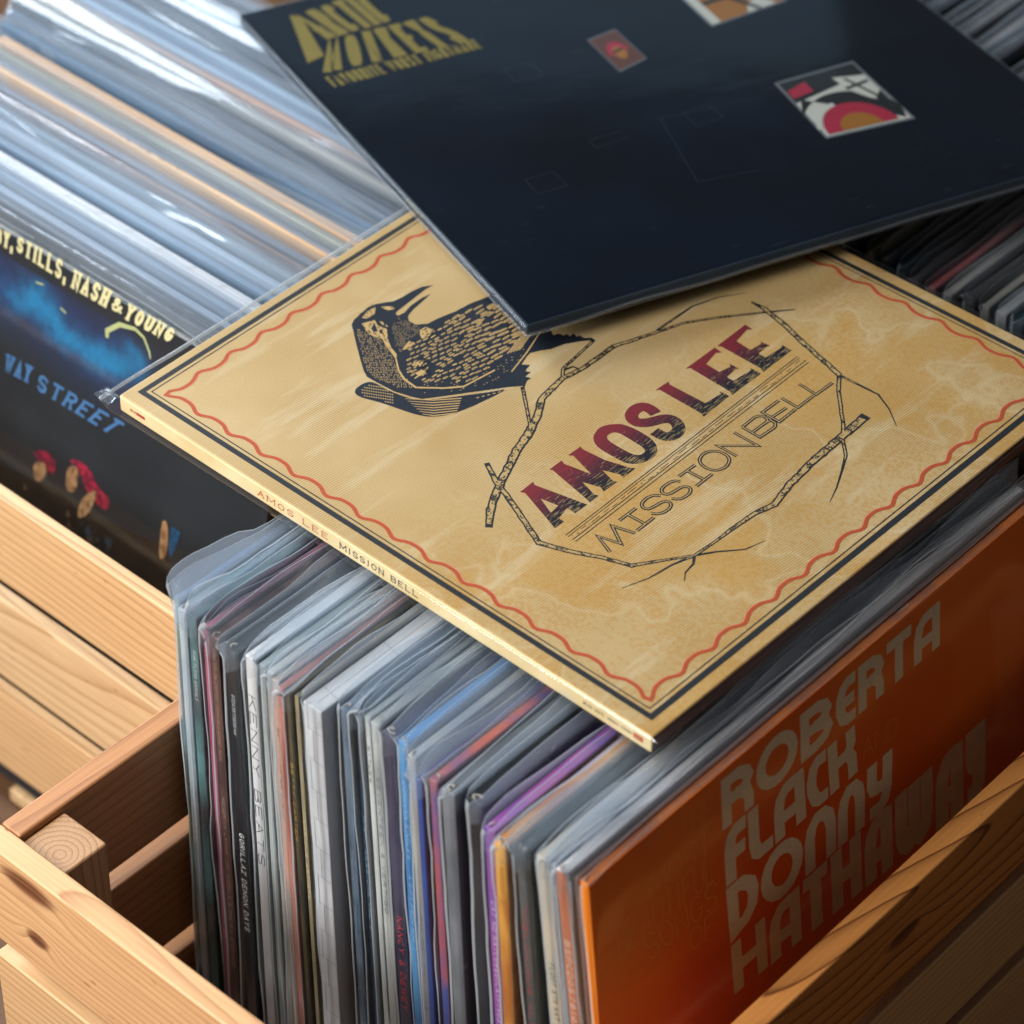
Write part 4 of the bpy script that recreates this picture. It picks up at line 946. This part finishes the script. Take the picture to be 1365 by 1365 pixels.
for kind, a_, b_ in [tuple(x) if len(x) == 3 else (x[0], x[1], None) for x in DATA['title']]:
    if kind == 'o':
        rnd_ = len(a_) == 17      # the round letter
        polys.append(chaikin(S(a_)) if rnd_ else S(a_))
        if b_: holes.append(chaikin(S(b_)) if rnd_ else S(b_))
    else: polys += ribbon(chaikin(S(a_), 2, False), .0059)
printed('title_lettering', polys, t.m, amos, .00009, holes)
sub, inl = [], []
for p in DATA['sub']:
    p = S(p); cl = (Vector(p[0]) - Vector(p[-1])).length < 1e-6
    if cl: p = p[:-1]
    if len(p) > 9: p = chaikin(p, 1, cl)
    sub += ribbon(p, .00175, cl); inl += ribbon(p, .00045, cl)
printed('subtitle_lettering', sub, blackp, amos, .00007); printed('subtitle_lettering', inl, cream_l, amos, .00012)
rl = []
for i, p in enumerate(DATA['rules']):
    p = S(p); rl += ribbon(p, .00042 if i != 1 else .0003)
p1, p2 = [Vector(q) for q in S(DATA['rules'][1])]; q1, q2 = [Vector(q) for q in S(DATA['rules'][2])]
rr = random.Random(2); s = .01
while s < .98:
    l = rr.choice([.004, .008, .02, .035]); e = min(s + l, .99); v = rr.uniform(.25, .75)
    a = p1.lerp(p2, s).lerp(q1.lerp(q2, s), v); b = p1.lerp(p2, e).lerp(q1.lerp(q2, e), v); rl += ribbon([a, b], .00028); s = e + rr.uniform(.004, .02)
printed('rule_lines', rl, blackp, amos, .00006)
# spine of the tan album (faces -y)
sm = lambda a, b, c: (a, cov(a, 0).y - c, b - th/2)
printed('spine_lettering', write('AMOS LEE', [(.090,.0017),(.133,.0017),(.133,-.0017),(.090,-.0017)], .13, .45, .14), ink('red_spine_ink', 'b5573f'), amos, .00012, fn=sm)
printed('spine_lettering', write('MISSION BELL', [(.140,.0017),(.186,.0017),(.186,-.0017),(.140,-.0017)], .13, .4, .14), blackp, amos, .00012, fn=sm)
printed('spine_lettering', write('BLUE NOTE  MUSIC FROM', [(.278,.0008),(.3035,.0008),(.3035,-.0009),(.278,-.0009)], .12, .4), blackp, amos, .00012, fn=sm)
printed('spine_badge', [[(.3045,-.0014),(.3095,-.0014),(.3095,.0014),(.3045,.0014)]], ink('badge_red', 'b23a30'), amos, .00012, fn=sm)
printed('spine_badge', write('EMI', [(.3052,.0009),(.3089,.0009),(.3089,-.0009),(.3052,-.0009)], .16, .3), cream_l, amos, .0002, fn=sm)
printed('spine_badge', [[(.0125,-.0006),(.0180,-.0006),(.0180,.0010),(.0125,.0010)]], ink('badge_red', 'b23a30'), amos, .00012, fn=sm)
printed('spine_lettering', write('BN 50', [(.0085,.0010),(.0120,.0010),(.0120,-.0006),(.0085,-.0006)], .14, .3), ink('red_spine_ink', 'b5573f'), amos, .00012, fn=sm)

def flat_bag(root, x0, x1, y0, y1, jx0, jx1, jy0, jy1, zt, zb, seed, mats, n=46, wob=.00025, name='sleeve', name_rims='all'):
    """closed flat sleeve: top and bottom sheet meet along the outline, jacket inside"""
    V, F, mi = [], [], []
    def axis(a, ja, jb, b):
        pts = [a, a + (ja-a)*.12, a + (ja-a)*.45, a + (ja-a)*.8, ja + .0006] + [ja + .003 + (jb-ja-.006)*k/n for k in range(n+1)] + [jb - .0006, b - (b-jb)*.8, b - (b-jb)*.45, b - (b-jb)*.12, b]
        return pts
    X = axis(x0, jx0, jx1, x1); Y = axis(y0, jy0, jy1, y1); zm = (zt + zb) / 2
    def prof(v, a, ja, jb, b):
        if v < ja: k = (v - a) / (ja - a)
        elif v > jb: k = (b - v) / (b - jb)
        else: return 1.
        return math.sin(min(1, k) * math.pi / 2) ** .8
    for side in (1, -1):
        o0 = len(V)
        for yi in Y:
            for xi in X:
                k = min(prof(xi, x0, jx0, jx1, x1), prof(yi, y0, jy0, jy1, y1))
                nz = noise.noise(Vector((xi*30+seed, yi*30, side))) * wob + abs(noise.noise(Vector((xi*9+seed, yi*9, 3)))) * wob
                z = zm + ((zt if side > 0 else zb) - zm) * k + (nz + wob * .9) * side * min(1, k*1.2)
                z += (1 - k) * noise.noise(Vector((xi*25, yi*25, seed))) * .0016
                V.append((xi, yi, z))
        nx = len(X)
        for j in range(len(Y) - 1):
            for i in range(nx - 1):
                q = (o0 + j*nx + i, o0 + j*nx + i + 1, o0 + (j+1)*nx + i + 1, o0 + (j+1)*nx + i)
                F.append(q if side > 0 else q[::-1])
                rim = i in (0, nx-2) or j in (0, len(Y)-2)
                band = i < 4 or i > nx - 6 or j < 4 or j > len(Y) - 6
                if name_rims == 'left': rim = i == 0
                mi.append(2 if rim else (1 if band else 0))
    return mesh(name, V, F, mats, root, mi, smooth=True)
flat_bag(amos, -.0085, .3185, -.0022, .3180, -.0012, .3172, -.0017, .3170, .0004, -th - .0004, 3, [M['shrink'], M['shrink'], M['sleeve_rim']], wob=.00012, name_rims='left')
# crumpled sleeve corner sticking out past the spine's left end
cv, cf = [], []
for j in range(7):
    for i in range(7):
        cv.append((-.0105 + i*.0016, -.0035 + j*.0013, -.0035 + .004*noise.noise(Vector((i*.7, j*.8, 3)))))
for j in range(6):
    for i in range(6): cf.append((j*7+i, j*7+i+1, (j+1)*7+i+1, (j+1)*7+i))
mesh('crumpled_corner', cv, cf, [M['sleeve_milky']], amos, smooth=True)

# ---------------------------------------------------------------- the dark album lying over it
BD = DATA['blk']; Mb = BD['M']
mb = Matrix([[Mb[r][0], Mb[r][1], Mb[r][2], BD['o'][r]] for r in range(3)] + [[0, 0, 0, 1]])
blk = empty('record_album', 'blue-black album with yellow block lettering and small square windows, slanting across the tan album', 'record', mb)
Sb = .334; i0 = .0030
navy = card('blue_black_gloss', '040c16', '06121f', 12, .5, coat=.0, wear=.015, spec=.05)
v, f = boxvf(i0, Sb-i0, i0, Sb-i0, -.0024, -.0010); v2, f2 = boxvf(i0, Sb-i0, i0, Sb-i0, -.0066, -.0052); v3, f3 = boxvf(i0, i0+.0012, i0, Sb-i0, -.0052, -.0024)
mesh('cardboard_jacket', v + v2 + v3, f + [tuple(a+8 for a in q) for q in f2] + [tuple(a+16 for a in q) for q in f3], navy, blk, bevel=.0005)
v, f = boxvf(i0+.002, Sb-i0-.002, i0+.0035, Sb-i0-.002, -.0046, -.0032)
mesh('inner_sleeve', v, f, card('dull_red_card', '4a2620', '2a1a18', 30), blk)
fb = lambda a, b, c: (a, b, c - .0010)
yel = ink('olive_yellow_ink', '75661c', .5, '655816')
printed('title_lettering', write('ARCTIC', S(BD['arc']), .135, .25), yel, blk, .0001, fn=fb)
printed('title_lettering', write('MONKEYS', S(BD['mon']), .135, .25), yel, blk, .0001, fn=fb)
printed('title_lettering', [S(BD['abar'])], yel, blk, .00016, fn=fb)
printed('subtitle_lettering', write('FAVOURITE WORST NIGHTMARE', S(BD['fav']), .13, .3), yel, blk, .0001, fn=fb)
def pic(q, polys, base, name='window_picture'):
    q = S(q)   # TL TR BR BL
    P = lambda s, t: bil(q, s, t)
    pad = [P(-.03, 1.03), P(1.03, 1.03), P(1.03, -.03), P(-.03, -.03)]
    printed(name, [pad], ink('grey_line_ink', '5c6266'), blk, .00006, fn=fb)
    printed(name, [[P(0,1), P(1,1), P(1,0), P(0,0)]], base, blk, .0001, fn=fb)
    for k, (mt, pl) in enumerate(polys): printed(name, [[P(*c) for c in pl]], mt, blk, .00014 + .00004*k, fn=fb)
wh = ink('chalk_ink', 'a9aaa0', .5); bk = ink('dark_ink', '10161a', .5); cr = ink('raspberry_ink', '8e1c34', .5); oc_ = ink('ochre_ink', '85561c', .5)
circ = lambda cx, cy, r, a0, a1, n=14: [(cx + r*math.cos(R(a0+(a1-a0)*i/n)), cy + r*math.sin(R(a0+(a1-a0)*i/n))) for i in range(n+1)]
pic(BD['w1'], [(bk, [(0,1),(1,1),(1,.80),(0,.62)]), (cr, [(.02,.84),(.30,.92),(.30,.74),(.02,.70)]), (bk, [(.08,.66)] + circ(.45,.02,.62,150,20) + [(.96,.02)]), (wh, circ(.45,.0,.50,165,100) + circ(.45,.0,.44,100,165)), (cr, circ(.45,.02,.42,180,0)), (oc_, circ(.45,.02,.24,180,0)), (wh, [(.62,.86),(.98,.78),(.98,.30),(.80,.42),(.66,.62)]), (bk, [(.72,.80),(.76,.80),(.92,.42),(.88,.42)]), (bk, [(.64,.66),(.96,.70),(.96,.66),(.66,.62)]), (bk, [(.86,.40),(.98,.50),(.98,.16),(.90,.20)])], wh)
pic(BD['w2'], [(cr, circ(.5,.4,.34,0,180)), (oc_, circ(.5,.4,.20,0,360)), (bk, [(.3,.5),(.7,.5),(.7,.44),(.3,.44)])], ink('dull_tan', '4c2a20'))
pic(BD['w3'], [(wh, [(.5,0),(.6,.2),(.8,.25),(.9,0)]), (bk, [(.0,.5),(.5,.5),(.7,.0),(.64,0),(.45,.42),(0,.42)]), (wh, [(0,0),(.12,0),(.12,1),(0,1)])], oc_)
faint = ink('faint_line_ink', '0e222e', .4)
for key in ('f1', 'f2'):
    q = S(BD[key]); printed('window_outline', ribbon([q[1], q[0], q[3], q[2]], .00035), faint, blk, .0001, fn=fb)
for (x_, y_) in ((.10,.20),(.16,.12),(.06,.10),(.13,.28)):
    s_ = .016; printed('window_outline', ribbon([(x_, y_), (x_+s_, y_), (x_+s_, y_+s_*.9), (x_, y_+s_*.9)], .0003, True), faint, blk, .0001, fn=fb)
printed('spine_lettering', write('NIGHTMARE', [(.3008-.19,.0012),(.32-.19,.0012),(.32-.19,-.0012),(.3008-.19,-.0012)], .18, .3), yel, blk, .0001, fn=lambda a, b, c: (i0 - c, a, b - .0038))
flat_bag(blk, 0, Sb, 0, Sb, i0, Sb-i0, i0, Sb-i0, -.0006, -.0070, 9, [M['sleeve_dark'], M['sleeve_soft'], M['sleeve']], wob=.00007)
